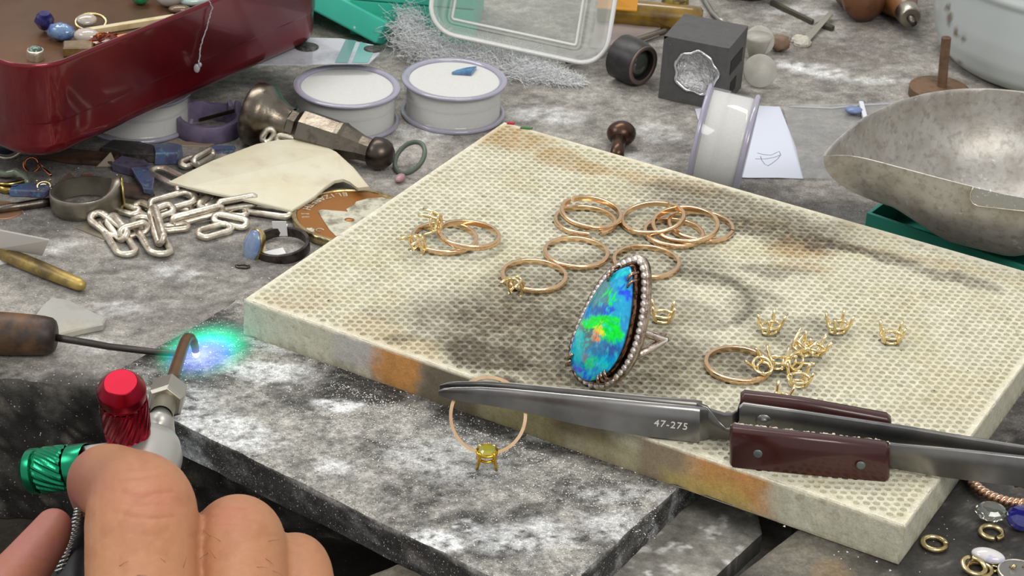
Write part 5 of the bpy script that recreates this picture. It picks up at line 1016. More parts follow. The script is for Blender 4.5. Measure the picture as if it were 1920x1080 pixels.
# ------------------------------------------------------------------ steel signet ring
c = P(157, 372, ZB+4); t = thing('signet_ring', 'big dull steel signet ring lying on its side left of the chain', 'ring', (c[0], c[1], ZB+4.0), None, eul(14, 0, -3))
n = 90; mb = MB(); V = []; F = []; prof = [(-1, 1), (-.5, 1.04), (0, 1.0), (.5, .4), (.5, -.4), (0, -1), (-.5, -1.04), (-1, -1)]; P_ = 10
for i in range(n):
    a = 2*PI*i/n; hd = math.exp(-((a if a < PI else a-2*PI)/.62)**2); hh_ = 3.1+2.2*hd; th2 = 1.1+1.2*hd; R_ = 8.6; Ro = R_+th2+hd*.6
    for (u, v) in ((0, .96), (.25, 1), (.75, 1), (1, .9), (1.06, .5), (1.08, 0), (1.06, -.5), (1, -.9), (.75, -1), (.25, -1), (0, -.96), (-.05, 0)):
        rr = R_+(Ro-R_)*u; V.append((rr*math.cos(a)*1.05, rr*math.sin(a)*.97, hh_*v+hd*.6))
m = 12
for i in range(n):
    j = (i+1) % n
    for k in range(m): l = (k+1) % m; F.append((i*m+k, j*m+k, j*m+l, i*m+l))
mb.add(V, F); mk('band', mb, mat('signet_steel', (156, 150, 136), .38, .85, noise=[(60, (96, 90, 80), .42, .66, .8)], bump=[(260, .2, .3)], speck=[(420, (226, 222, 214), .74, .8)]), t, sharp=45)
mb = MB(); M_ = frame((1, 0, 0), (0, 1, 0)); mk('signet_face', ovalmb([(4.6, 5.6, 0), (4.9, 5.8, .5), (4.6, 5.4, .8)], M=M_, o=(11.6, 0, .6)), mat('signet_gold_face', (170, 154, 100), .3, 1), t)
# ------------------------------------------------------------------ purple ring, hammer head, rubber ring
c = P(391, 216, ZB+6); t = thing('wax_ring', 'purple wax ring with a broken upper edge beside the round steel punch face', 'ring', (c[0], c[1], ZB+.1))
n = 80; mb = MB(); V = []; F = []; HH = []
for i in range(n):
    a = 2*PI*i/n; h_ = 6.2+(1.6*(noise2(a*3, 0, 7)-.3) if math.sin(a) > .2 else 0)+(3.6 if .28 < a < .5 else 0)+(1.6 if .9 < a < 1.0 else 0)
    for r_, z in ((10.7, 0), (11., .4), (11., h_-.3), (10.7, h_), (9.3, h_), (9.1, h_-.3), (9.1, 0)): V.append((r_*math.cos(a), r_*math.sin(a), z))
for i in range(n):
    j = (i+1) % n
    for k in range(7): l = (k+1) % 7; F.append((i*7+k, j*7+k, j*7+l, i*7+l))
mb.add(V, F); mk('wax_band', mb, mat('purple_wax', (112, 100, 126), .45, noise=(150, (92, 82, 108), .45, .65), bump=(250, .3, .4), sss=.1), t, sharp=60)
bar('brass_sliver', P(372, 226, ZB+4), P(446, 206, ZB+6.4), 1., .9, mat('dull_brass', (120, 112, 80), .3, 1), 'thin brass sliver lying across the inside of the purple ring', 'metal sliver')
a = P(476, 212, ZB+10.6); b = P(727, 293, ZB+5.4); x = nrm(b-a); L = np.linalg.norm(b-a); t = thing('hammer_head', 'scratched steel hammer head with a round face and ball end between chain and pots', 'hammer head', a, None, frame(x, (0, 0, 1)))
HS = mat('hammer_steel', (128, 120, 108), .3, 1, noise=[(70, (84, 74, 62), .42, .64, .9), (200, (60, 50, 40), .55, .7, .6)], bump=[(140, .35, .6), (500, .2, .2)])
mk('round_face', MB().lathe([(0, -1.4), (9.4, -1.2), (10.6, -.2), (10.9, 1.2), (10.7, 4), (10., 5.4), (7.6, 8), (6, .24*L), (5.6, .28*L)], 40), HS, t, sharp=35)
pr_ = [(5.6, .28*L), (5.2, .33*L), (6.6, .37*L), (6.7, .40*L), (6.4, .62*L), (6.7, .655*L), (6.1, .68*L), (4.4, .80*L), (4.0, .88*L)]
mk('faceted_neck', MB().lathe(pr_, 8), HS, t, smooth=False)
mk('ball_end', MB().lathe([(3.9, .87*L), (5., .885*L), (5.3, .92*L), (5.2, .96*L), (4.4, 1.0*L), (2.6, 1.03*L), (0, 1.04*L)], 32), mat('ball_dark_steel', (84, 76, 70), .35, 1, bump=(200, .2, .3)), t, sharp=60)
c = P(768, 303, ZB+3.4); t0 = mk('rubber_ring', MB().sweep([rotm('Y', math.radians(-38))@rotm('X', math.radians(25))@np.array([5.9*math.cos(a), 5.9*math.sin(a), 0]) for a in [2*PI*i/48 for i in range(48)]], .8, 10, closed=True), mat('green_rubber', (92, 102, 90), .45), loc=(c[0], c[1], ZB+4.8)); tag(t0, 'grey green rubber ring leaning on the ball end of the hammer head', 'ring')
pebble('bead', 'small pink bead fragment by the board edge near the rubber ring', 'bead', 750, 340, ZB, (1.6, 2.6, 1.2), mat('pink_bead', (170, 132, 136), .3), -20)
# ------------------------------------------------------------------ sticks and slips at the left edge
a = P(-20, 464, ZB+3); b = P(155, 536, ZB+2.3); x = nrm(b-a); L = np.linalg.norm(b-a)
tag(mk('brass_stick', MB().sweep([a+x*k-a for k in (0, L*.3, L*.6, L*.85, L*.96, L, L+.8)], [2.1, 2.3, 2.3, 2.1, 1.9, 1.5, .6], 18), mat('patchy_brass', (196, 170, 96), .42, .5, noise=[(70, (88, 78, 66), .42, .6), (30, (196, 164, 76), .5, .7, .6)], bump=(300, .5, .4)), loc=a), 'tapered yellow brass stick with dark patches under the white metal slip', 'metal stick')
sheet('metal_slip', 'flat white metal slip lying over the brass stick at the left edge', 'metal strip', [(-20, 424), (0, 430), (92, 448), (79, 477), (0, 463), (-20, 460)], [4.2, 4.2, 5.4, -4.6, -4.4, -4.4], mat('matte_white_metal', (226, 222, 216), .5, .1), .5)
tag(mk('plaster_chip', MB().box((0, 0, 1.1), (3.2, 3.6, 2.2), rotm('Z', .5), .8), WHITE, smooth=False, loc=P(1, 491, ZB)), 'small white chip below the metal slip at the left edge', 'chip')
a = P(-20, 395, ZB+1.6); b = P(95, 378, ZB+1.5); tag(mk('steel_pin', MB().sweep([a-a, (b-a)*.5, (b-a)*.85, (b-a)], [1.3, 1.35, 1.6, 1.2], 12), DSTEEL, loc=a), 'dull steel pin pointing at the signet ring from the left edge', 'pin')
tag(mk('copper_disc', MB().lathe([(0, .5), (5.8, .5), (6, .3), (6, 0), (0, 0)], 40), mat('copper_dull', (176, 136, 110), .4, .6), sharp=40, loc=P(6, 396, ZB)), 'thin dull copper disc under the steel pin at the left edge', 'disc')
# ------------------------------------------------------------------ opal and glass scraps in the clutter below the tin
def shard(label, px, py, pts, h, m, z=ZB, rz=0, cat='stone', tilt=0, name='opal_shard', zb=0):
    mb = MB(); mb.prism(pts, 0, h, inset=min(.5, h*.3)); mb.v = [(p[0]+random.uniform(-.25, .25), p[1]+random.uniform(-.25, .25), p[2]) for p in mb.v]; M_ = rotm('Z', math.radians(rz))@rotm('X', math.radians(tilt)); mb.v = [tuple(M_@np.array(p)) for p in mb.v]; zl = min(p[2] for p in mb.v)
    return tag(mk(name, mb, m, smooth=False, loc=P(px, py, z)-[0, 0, zl-zb]), label, cat)
OB = mat('boulder_opal_blue', (78, 100, 138), .3, coat=.4, noise=[(200, (96, 88, 104), .42, .58), (420, (96, 150, 166), .55, .66, .9), (160, (54, 62, 112), .5, .66, .7), (500, (60, 52, 52), .58, .68, .8)], bump=(250, .4)); OBR = mat('boulder_brown', (96, 78, 68), .6, noise=[(150, (66, 52, 48), .45, .65)], bump=(250, .6))
OV = mat('violet_shale', (84, 78, 96), .45, noise=[(200, (60, 50, 52), .42, .6), (320, (70, 88, 140), .55, .68)], bump=(220, .6)); DK = mat('dark_scrap', (46, 42, 42), .5, noise=(200, (80, 74, 72), .5, .7), bump=(260, .8, .8))
shard('long bright blue opal splinter between the signet ring and the chain', 274, 352, [(-8, -2), (7.4, -3.2), (9, -1), (1, 2.6), (-7, 2.2)], 2.4, OB, rz=-62, zb=1.6)
shard('violet grey opal rock behind the signet ring', 250, 322, [(-6, -3), (5, -4), (7, 1), (2, 4), (-6, 3)], 3.4, OV, rz=-18)
shard('brown flat stone chip right below the long blue splinter', 246, 362, [(-6, -4), (7, -5), (8, 0), (2, 4), (-6, 4)], 1.5, OBR, rz=-10)
shard('blue and turquoise opal with a brown side near the corner of the tin', 314, 300, [(-4, -4), (3.6, -4), (5, 2), (1, 4.4), (-4, 3)], 4.4, OB, rz=10)
shard('small dark blue opal chip next to the upper chain links', 414, 284, [(-4, -1.4), (4, -2), (5, .8), (-3, 2)], 1.6, OB, rz=14)
shard('blue opal chip with a turquoise edge left of the signet ring', 56, 364, [(-6, -2), (5, -3), (7, 1), (0, 3), (-6, 2)], 2.6, OB, rz=8)
shard('pale pointed stone chip rising behind the signet ring', 196, 312, [(-3, -1.4), (4, -2), (2.4, 3.4)], 1, mat('pale_chip', (134, 122, 108), .6, bump=(250, .4)), rz=20, tilt=40)
shard('black tarry scrap under the corner of the tin', 252, 292, [(-10, -3), (0, -5), (10, -3), (11, 2), (0, 5), (-9, 3)], 3.2, DK, rz=-12, cat='scrap', name='tar_scrap')
shard('dark brown scrap beneath the near corner of the tin', 150, 300, [(-14, -3), (-2, -4), (12, -3), (12, 4), (-10, 4)], 2, mat('brown_scrap', (78, 54, 36), .5, noise=(160, (40, 28, 22), .45, .65), bump=(250, .6)), rz=-6, cat='scrap', name='leather_scrap')
shard('olive metal leaf sticking out from under the signet ring', 246, 386, [(-3, -1.6), (6, -1.8), (7.2, .6), (0, 2.4), (-3, 2)], .6, mat('olive_metal', (124, 120, 90), .35, .7), rz=-24, cat='metal leaf', name='metal_leaf', zb=.3)
shard('brown triangular stone inside the signet ring', 134, 357, [(-5, -3.4), (5.2, -2.4), (-1, 4.4)], 3.4, OBR, rz=0, tilt=14); shard('small reddish stone inside the signet ring', 165, 345, [(-2.6, -1.4), (3, -1.6), (1.4, 2.2), (-2, 2)], 2.6, mat('red_brown', (112, 66, 50), .5, bump=(260, .6)), rz=14)
shard('thin grey brown shard by the shell near the purple ring', 352, 272, [(-8, -1.4), (7, -2), (9, .4), (-6, 1.8)], .7, mat('thin_grey', (150, 130, 112), .5), rz=6)
shard('large dull metal offcut curled under the silver chain end', 180, 436, [(-7, -2), (6, -3), (8, .6), (0, 3), (-6, 2.6)], .8, mat('grey_offcut', (168, 160, 144), .35, .7), rz=-30, cat='metal scrap', name='metal_offcut')
t = thing('navy_ring', 'silver ring with a navy cabochon at the left edge below the tin', 'ring', P(14, 292, ZB)); mk('band', MB().sweep([rotm('X', 1.1)@np.array([5.6*math.cos(a), 5.6*math.sin(a), 0])+np.array([0, 0, 5.4]) for a in [2*PI*i/40 for i in range(40)]], .8, 8, closed=True), SILVER, t); mk('cabochon', MB().ell((0, -3, 5.2), (4.4, 2.2, 3.4)), mat('navy_cab', (22, 24, 48), .08, coat=.6), t)
tag(mk('glass_scrap', MB().sweep([P(*q)-P(20, 330, ZB) for q in ((-10, 322, ZB+2.), (12, 326, ZB+2.6), (30, 322, ZB+4), (46, 330, ZB+3), (52, 344, ZB+2))], [1.6, 1.2, 1.5, 1.1, .8], 8), mat('green_glass', (150, 158, 136), .08, trans=.5, coat=.5), loc=P(20, 330, ZB)), 'twisted greenish glass scrap below the navy ring at the left edge', 'glass scrap')
tag(mk('brass_wire', MB().sweep([P(*q)-P(20, 345, ZB) for q in ((-10, 346, ZB+2), (20, 345, ZB+2.4), (52, 338, ZB+2.2))], .8, 8), mat('brass_bit', (176, 156, 96), .25, 1), loc=P(20, 345, ZB)), 'straight brass wire at the left edge above the yellow scrap', 'wire')
tag(mk('gold_scrap', MB().sweep([P(*q)-P(20, 352, ZB) for q in ((-10, 350, ZB+1.4), (12, 356, ZB+1.4), (30, 355, ZB+1.6), (42, 346, ZB+2))], [1.4, 1.3, 1.1, .6], 8), mat('gold_scrap_m', (170, 146, 84), .25, 1), loc=P(20, 352, ZB)), 'curved yellow metal scrap in the clutter at the left edge', 'metal scrap')
tag(mk('copper_jump_ring', MB().sweep([rotm('X', .9)@np.array([2.4*math.cos(a), 2.4*math.sin(a), 2.3]) for a in [2*PI*i/30 for i in range(30)]], .5, 8, closed=True), mat('copper_bright', (196, 128, 96), .25, 1), loc=P(62, 312, ZB)), 'little copper jump ring below the near corner of the tin', 'ring')
tag(mk('copper_wire', MB().sweep([P(*q)-P(80, 312, ZB) for q in ((66, 300, ZB+1), (80, 314, ZB+3), (95, 328, ZB+5))], .5, 8), bpy.data.materials['copper_bright'], loc=P(80, 312, ZB)), 'bent copper wire with a bright end touching the signet ring', 'wire')
t = thing('loose_prong_head', 'tiny gold prong head against the left side of the signet ring', 'setting', P(82, 360, ZB)); setting_parts(t, eul(20, 50), (0, 0, 1.6), .7)
# opal plate fragment on the bench, solder pick
FR = [(64, 592), (80, 570), (96, 557), (128, 561), (160, 577), (199, 596), (193, 607), (150, 616), (112, 626), (75, 612)]
pp = [(P(*q, ZB+2.4)-P(130, 592, ZB+2.4))[:2] for q in FR]; mb = MB().prism(pp, 0, 2.4, inset=.45); tag(mk('opal_plate', mb, mat('milky_plate', (172, 172, 164), .25, coat=.4, noise=[(60, (186, 180, 160), .5, .66, .8), (160, (150, 148, 140), .5, .7, .5)], bump=(200, .15)), smooth=False, loc=P(130, 592, ZB+2.4)-[0, 0, 2.4]), 'chipped milky opal plate lying behind the wooden handle of the soldering pick', 'stone plate')
t = thing('soldering_pick', 'soldering pick with charred wooden handle and thin wire reaching the flame', 'soldering pick', P(-20, 627, ZB+5.6)); o_ = np.array(t.location)/S
a = P(-60, 622, ZB+5.8)-o_; b = P(106, 630, ZB+5.8)-o_; x = nrm(b-a); L = np.linalg.norm(b-a)
mk('handle', MB().sweep([a+x*k for k in (0, L*.5, L-6, L-3.4, L-1.4, L-.4, L)], [6, 5.9, 5.6, 5.4, 5., 4.2, 3.2], 28), mat('charred_wood', (104, 74, 48), .5, noise=[(70, (44, 36, 32), .42, .58), (30, (130, 96, 54), .5, .7, .5)], bump=[(200, .3, .3)]), t, sharp=70)
mk('wire', MB().sweep([P(*q)-o_ for q in ((100, 632, ZB+5.6), (122, 636, ZB+6), (160, 642, ZB+7), (205, 650, ZB+9), (240, 654, ZB+10.4), (290, 660, 1.5), (322, 662, 1.6), (346, 664, 1.4))], [1.05, 1.0, 1, .95, .95, .9, .85, .7], 12), mat('dark_wire', (74, 70, 66), .4, .8, bump=(200, .3)), t)
# ------------------------------------------------------------------ gems and jump rings on the dark plate
ZD = -.2
JG = mat('jump_gold', (226, 208, 160), .25, 1, noise=(250, (176, 152, 100), .45, .65), bump=(300, .2, .2))
def jump(label, px, py, R, r, gap, dz=0, M=None, sc=1):
    a0, a1 = math.radians(gap+7), math.radians(gap+353); M_ = np.eye(3) if M is None else M; mb = MB().sweep([M_@np.array([R*math.cos(a0+(a1-a0)*i/48), R*math.sin(a0+(a1-a0)*i/48), 0]) for i in range(49)], r, 12); return tag(mk('jump_ring', mb, JG, loc=P(px, py, ZD+r+dz)), label, 'jump ring', 'gold jump rings on the dark plate')
jump('lone open jump ring nearest the corner of the honeycomb board', 1752, 1019, 2.75, .68, -8); jump('open jump ring touching the clear faceted gem', 1859, 998, 2.7, .66, -78, .1)
jump('lower of two crossed jump rings below the milky opal', 1836, 1068, 2.9, .62, 200); jump('upper of two crossed jump rings below the milky opal', 1826, 1061, 2.8, .62, 100, 1.1, eul(0, 8, 10))
tag(mk('jump_ring', MB().sweep([np.array([1.1*math.cos(a), 1.1*math.sin(a), 0]) for a in np.linspace(.5, 5.8, 20)], .4, 8), JG, loc=P(1864, 1066, ZD+.4)), 'tiny curled gold ring right of the crossed jump rings', 'jump ring', 'gold jump rings on the dark plate')
def cutgem(label, px, py, a, b, h, m, rz=0, tilt=0, n=14):
    mb = ovalmb([(a*.12, b*.12, -h*.55), (a*.6, b*.6, -h*.28), (a, b, 0), (a, b, h*.08), (a*.84, b*.84, h*.28), (a*.55, b*.55, h*.42)], n=n); M_ = eul(rz, tilt); mb.v = [tuple(M_@np.array(p)) for p in mb.v]; zl = min(p[2] for p in mb.v)
    return tag(mk('cut_gem', mb, m, smooth=False, loc=P(px, py, ZD+1.6)+np.array([0, 0, -1.6-zl])), label, 'gemstone')
cutgem('clear pale green faceted oval gem in front of the twisted ring', 1857, 966, 4.1, 3.2, 4.4, mat('green_amethyst', (216, 222, 206), .03, trans=.9, ior=1.6, coat=.5), -6, 12)
cutgem('deep violet blue faceted gem at the right edge beside the clear one', 1914, 978, 3.9, 3.6, 5, mat('tanzanite', (34, 34, 120), .05, trans=.2, ior=1.7, coat=.7, noise=(400, (60, 50, 150), .5, .65)), 10, 30)
mb = MB().ell((0, 0, 0), (4.1, 2.4, 1.6), nu=28, nv=14); o = mk('opal_cabochon', mb, mat('milky_opal', (208, 206, 204), .1, coat=.6, sss=.2, noise=[(180, (226, 214, 150), .58, .64, .7), (200, (150, 160, 220), .56, .64, .8), (140, (214, 204, 210), .5, .7, .6)]), loc=P(1853, 1042, ZD+1.7)); o.rotation_euler[2] = -.35
tag(o, 'milky oval opal with blue and yellow flashes on the dark plate', 'cabochon')
c = P(1897, 899, ZD+1.8); t = thing('twisted_ring', 'rose gold twisted wire ring partly under the tweezer arms at the right edge', 'ring', c); R = 10.6; CU = mat('twisted_copper', (228, 188, 158), .25, 1, noise=(250, (180, 130, 100), .45, .65))
for ph in (0, PI): mk('twisted_strand', MB().sweep([np.array([(R+.72*math.cos(a*24+ph))*math.cos(a), (R+.72*math.cos(a*24+ph))*math.sin(a), .72*math.sin(a*24+ph)]) for a in [2*PI*i/320 for i in range(320)]], .74, 7, closed=True), CU, t)
tag(mk('gold_bit', MB().sweep([P(*q)-P(1914, 912, ZD) for q in ((1902, 908, ZD+3), (1914, 906, ZD+3.2), (1926, 912, ZD+2.6), (1930, 924, ZD+1))], [.9, 1, 1, .8], 8), CU, loc=P(1914, 912, ZD)), 'piece of twisted rose gold wire at the right edge under the tweezers', 'wire')
c = P(1908, 1080, ZD); t = thing('glass_disc', 'clear glass disc with small gold studs cut by the lower right corner', 'glass disc', c); mk('disc', MB().lathe([(0, 1.5), (4.4, 1.5), (4.8, 1.1), (4.8, .3), (0, .2)], 40), mat('clear_disc_glass', (200, 198, 192), .05, trans=.75, coat=.4), t, sharp=40); mk('disc_edge', MB().sweep([np.array([4.7*math.cos(a), 4.7*math.sin(a), 1.3]) for a in [2*PI*i/48 for i in range(48)]], .28, 6, closed=True), SILVER, t)
for dx, dy in ((-1.8, 1.2), (1.4, 1.6)): mk('gold_stud', MB().sweep([np.array([dx, dy, 1.4]), np.array([dx+.9, dy-.8, 2.6])], [.45, .5], 8), JG, t)
# ------------------------------------------------------------------ loose grit (stuff)
def grit(name, label, n, fn, smin, smax, m, zf=.45):
    V = []; F = []
    for _ in range(n):
        c = fn(); s_ = random.uniform(smin, smax)*random.random()**.5; a = random.random()*6.28; b = len(V)
        for k, (x, y, z) in enumerate(((1, 0, 0), (-.5, .8, 0), (-.6, -.7, 0), (.1, 0, zf*1.4))): V.append((c[0]+s_*(x*math.cos(a)-y*math.sin(a)), c[1]+s_*(x*math.sin(a)+y*math.cos(a)), c[2]+s_*z))
        F += [(b, b+1, b+3), (b+1, b+2, b+3), (b+2, b, b+3), (b+2, b+1, b)]
    mb = MB(); mb.v = V; mb.f = F; mb.n = len(V); mb.c = [None]*mb.n; return tag(mk(name, mb, m, smooth=False), label, 'grit', kind='stuff')
GW = mat('white_grit', (236, 234, 228), .6); 
qs = [cFL, cFR, cBR, cBL]
def onslab():
    if random.random() < .5: u, v = random.random(), random.random(); p = (qs[0]*(1-u)+qs[1]*u)*(1-v)+(qs[3]*(1-u)+qs[2]*u)*v
    else: px = random.uniform(620, 1230); p = P(px, 640+(px-480)*.345+random.random()**1.6*90+26, 0)[:2]
    return (p[0], p[1], .1)
def onbench():
    while True:
        p = P(random.uniform(-20, 1940), random.uniform(60, 760), ZB)
        if p[1] > 506: return (p[0], p[1], ZB+.2)
grit('slab_grit', 'fine white flux grit sprinkled over the flat soldering slab', 5200, onslab, .12, .36, GW)
grit('bench_grit', 'fine pale grit scattered over the grey workbench top', 2600, onbench, .12, .38, GW)
def onplate(): p = P(random.uniform(1450, 1930), random.uniform(880, 1090), -.2); return (p[0], p[1], -.2)
grit('plate_grit', 'few bright specks of grit on the dark wooden plate', 70, onplate, .15, .5, GW)
def onboard(): u, v = random.uniform(3, 187), random.uniform(3, 139); return (*b2w(u, v, BT)[:2], BT+.02)
grit('board_specks', 'tiny dark specks lying on the cream honeycomb board', 160, onboard, .15, .4, mat('dark_speck', (40, 34, 30), .7), .2)
# ------------------------------------------------------------------ torch
def CP(px, py, d): return Dp(px, py, d)
NUT = CP(312, 760, 548); t = thing('torch', 'small jeweller torch with red and green knurled knobs, held in the hand', 'torch', NUT); O_ = NUT
CUT = mat('heated_copper', (130, 92, 60), .35, .85, noise=[(120, (98, 78, 62), .42, .62), (60, (160, 104, 60), .5, .7, .6)], bump=(300, .15, .2))
NIK = mat('satin_nickel', (176, 172, 160), .3, .9, bump=(400, .08, .2)); BODY = mat('satin_torch_body', (186, 184, 178), .42, .55, bump=(900, .12, .1))
tip = [CP(316, 735, 549), CP(325, 706, 558), CP(336, 672, 569), CP(346, 643, 579), CP(351, 634, 582), CP(358, 634, 584), CP(363, 641, 585), CP(366, 652, 586), CP(367, 660, 586.5)]
mk('copper_tube', MB().sweep([p-O_ for p in tip], [1.75, 1.6, 1.55, 1.5, 1.45, 1.3, 1.15, 1.05, 1.], 16), CUT, t)
d_ = nrm(tip[-1]-tip[-2]); tipm = mk('tip_nozzle', MB().sweep([tip[-1]-O_, tip[-1]+d_*.8-O_, tip[-1]+d_*1.5-O_], [1.05, .95, .5], 14), mat('glowing_tip', (240, 240, 250), .3, emit=((200, 220, 255), 2.2)), t)
ad = nrm(tip[0]-tip[1]); Mn = frame(ad, R2)    # from the nut back towards the body
hexn = lambda r0, z0, z1, ch: MB().add(*((lambda V: (V, [tuple(range(6))]+[(k*6+i, k*6+(i+1) % 6, k*6+6+(i+1) % 6, k*6+6+i) for k in range(3) for i in range(6)]+[tuple(range(18, 24))]))([tuple(Mn@np.array([r*math.cos(PI/3*i+.3), r*math.sin(PI/3*i+.3), z])) for r, z in ((r0*.82, z0), (r0, z0+ch), (r0, z1-ch), (r0*.82, z1)) for i in range(6)])))
N0 = tip[0]; mb = hexn(4.9, -1.5, 7.2, .9); mb.v = [tuple(np.array(p)+N0-O_) for p in mb.v]; mk('hex_nut', mb, NIK, t, bev=.15)
mk('threaded_neck', MB().lathe([(2.8, 6.5), (2.9, 7), (2.9, 14.6)], 24, Mn, N0-O_), mat('dull_neck', (140, 136, 118), .4, .8, bump=(300, .2, .2)), t)
B0 = CP(278, 858, 532); bb = MB()
bb.sweep([p-O_ for p in (N0+ad*12, N0+ad*14.5, CP(299, 806, 539), CP(292, 826, 537), CP(282, 850, 533), CP(268, 885, 527), CP(250, 930, 518), CP(235, 985, 508))], [2.7, 3.1, 3.9, 6.2, 8.0, 8.6, 7.6, 6.6], 32)
mk('torch_body', bb, BODY, t)
def knob(base, top, r, m_, name, n_=26):
    z_ = nrm(top-base); L = np.linalg.norm(top-base); M_ = frame(z_, R2); k = mk(name, MB().lathe([(r*.92, 0), (r*.95, .3), (r*.95, L*.26), (r*.8, L*.29), (r*.8, L*.3)], 48, M_, base-O_), m_, t, sharp=40)
    V = []; F = []; m = 10; n = n_*4
    for j in range(m+1):
        f_ = j/m; z = L*(.3+.44*f_)
        for i in range(n): a = 2*PI*i/n+f_*.75; rr = r*(1.0 if i % 4 in (0, 1) else .93)*(.97 if j in (0, m) else 1); V.append(tuple(M_@np.array([rr*math.cos(a), rr*math.sin(a), z])+base-O_))
    for j in range(m):
        for i in range(n): i2 = (i+1) % n; F.append((j*n+i, j*n+i2, j*n+n+i2, j*n+n+i))
    mk('knurled_grip', MB().add(V, F), m_, k, smooth=False)
    mk('knob_cap', MB().lathe([(r*.9, L*.74), (r*.84, L*.77), (r*.98, L*.79), (r*1.0, L*.88), (r*.98, L*.9), (r*.7, L*.995), (r*.66, L), (0, L)], 48, M_, base-O_), m_, k, sharp=25)
REDK = mat('red_anodised', (142, 16, 38), .3, .85, bump=(600, .08, .1)); GRNK = mat('green_anodised', (34, 140, 100), .27, .9, bump=(600, .08, .1))
knob(CP(243, 838, 530), CP(226, 716, 512), 5.75, REDK, 'red_knob', 20)
knob(CP(166, 872, 522), CP(49, 885, 527), 5.6, GRNK, 'green_knob', 17)
mk('valve_stem', MB().sweep([CP(230, 862, 526)-O_, CP(160, 872, 522)-O_], [4.6, 4.6], 24), BODY, t)
mk('torch_handle', MB().sweep([CP(170, 960, 512)-O_, CP(150, 1010, 505)-O_, CP(138, 1090, 492)-O_, CP(128, 1180, 478)-O_], [3.2, 4, 4.2, 4.2], 20), mat('black_hose', (34, 34, 38), .5), t)
hp = [CP(150, 945, 500), CP(146, 965, 499), CP(138, 992, 497), CP(128, 1020, 495), CP(120, 1045, 493), CP(110, 1075, 490)]; L_ = []
for i in range(len(hp)-1):
    for k in range(40): L_.append(hp[i]+(hp[i+1]-hp[i])*k/40)
cs = []
for i, p in enumerate(L_):
    a = i*2*PI/11; cs.append(p+R2*1.05*math.cos(a)+U2*0.2*math.cos(a)-FW*1.05*math.sin(a)-O_)
mk('steel_spring', MB().sweep(cs, .27, 5), mat('spring_wire', (200, 198, 194), .25, 1), t)
# ------------------------------------------------------------------ flame (glowing gas against the slab)
Fc = P(389, 659, 1.0)
fl = MB().ell((0, 0, 0), (1, 1, 1), nu=32, nv=20); fM = frame((0, 0, 1), (.62, .78, 0))
for i, p in enumerate(fl.v): q = np.array(p)*np.array([17, 12, 6.6]); q = fM@q+np.array([1.8, 3.4, 1.0]) if False else fM@q; fl.v[i] = tuple(q)
fm = bpy.data.materials.new('torch_flame'); fm.use_nodes = True; nt = fm.node_tree; N = nt.nodes; L = nt.links; N.remove(N['Principled BSDF'])
tc = N.new('ShaderNodeTexCoord'); mp = N.new('ShaderNodeMapping'); mp.vector_type = 'TEXTURE'; ang_ = math.atan2(.78, .62); mp.inputs['Rotation'].default_value = (0, 0, ang_); mp.inputs['Scale'].default_value = (.017, .012, .0066); L.new(tc.outputs['Object'], mp.inputs[0])
ln = N.new('ShaderNodeVectorMath'); ln.operation = 'LENGTH'; L.new(mp.outputs[0], ln.inputs[0])
of = N.new('ShaderNodeVectorMath'); of.operation = 'ADD'; of.inputs[1].default_value = (.2, .08, 0); L.new(mp.outputs[0], of.inputs[0]); l2 = N.new('ShaderNodeVectorMath'); l2.operation = 'LENGTH'; L.new(of.outputs[0], l2.inputs[0])
cr_ = N.new('ShaderNodeValToRGB'); L.new(l2.outputs['Value'], cr_.inputs[0]); e = cr_.color_ramp.elements; e[0].position = 0; e[0].color = (.62, .7, 1, 1); e[1].position = 1; e[1].color = (0, .45, .28, 1)
for pos, c_ in ((.3, (.2, .2, 1, 1)), (.5, (.14, .26, 1, 1)), (.62, (0, .75, .7, 1)), (.74, (0, .95, .45, 1))): x_ = e.new(pos); x_.color = c_
st_ = N.new('ShaderNodeMapRange'); st_.inputs['From Min'].default_value = 1; st_.inputs['From Max'].default_value = .1; st_.inputs['To Min'].default_value = 0; st_.inputs['To Max'].default_value = 1; L.new(ln.outputs['Value'], st_.inputs[0])
pw = N.new('ShaderNodeMath'); pw.operation = 'POWER'; pw.inputs[1].default_value = 1.25; L.new(st_.outputs[0], pw.inputs[0]); ml = N.new('ShaderNodeMath'); ml.operation = 'MULTIPLY'; ml.inputs[1].default_value = 250; L.new(pw.outputs[0], ml.inputs[0])
em = N.new('ShaderNodeEmission'); L.new(cr_.outputs[0], em.inputs[0]); L.new(ml.outputs[0], em.inputs[1]); L.new(em.outputs[0], N['Material Output'].inputs['Volume'])
fo = mk('torch_flame', fl, fm, loc=Fc); tag(fo, 'glowing blue and green torch flame spreading over the slab at the torch tip', 'flame')
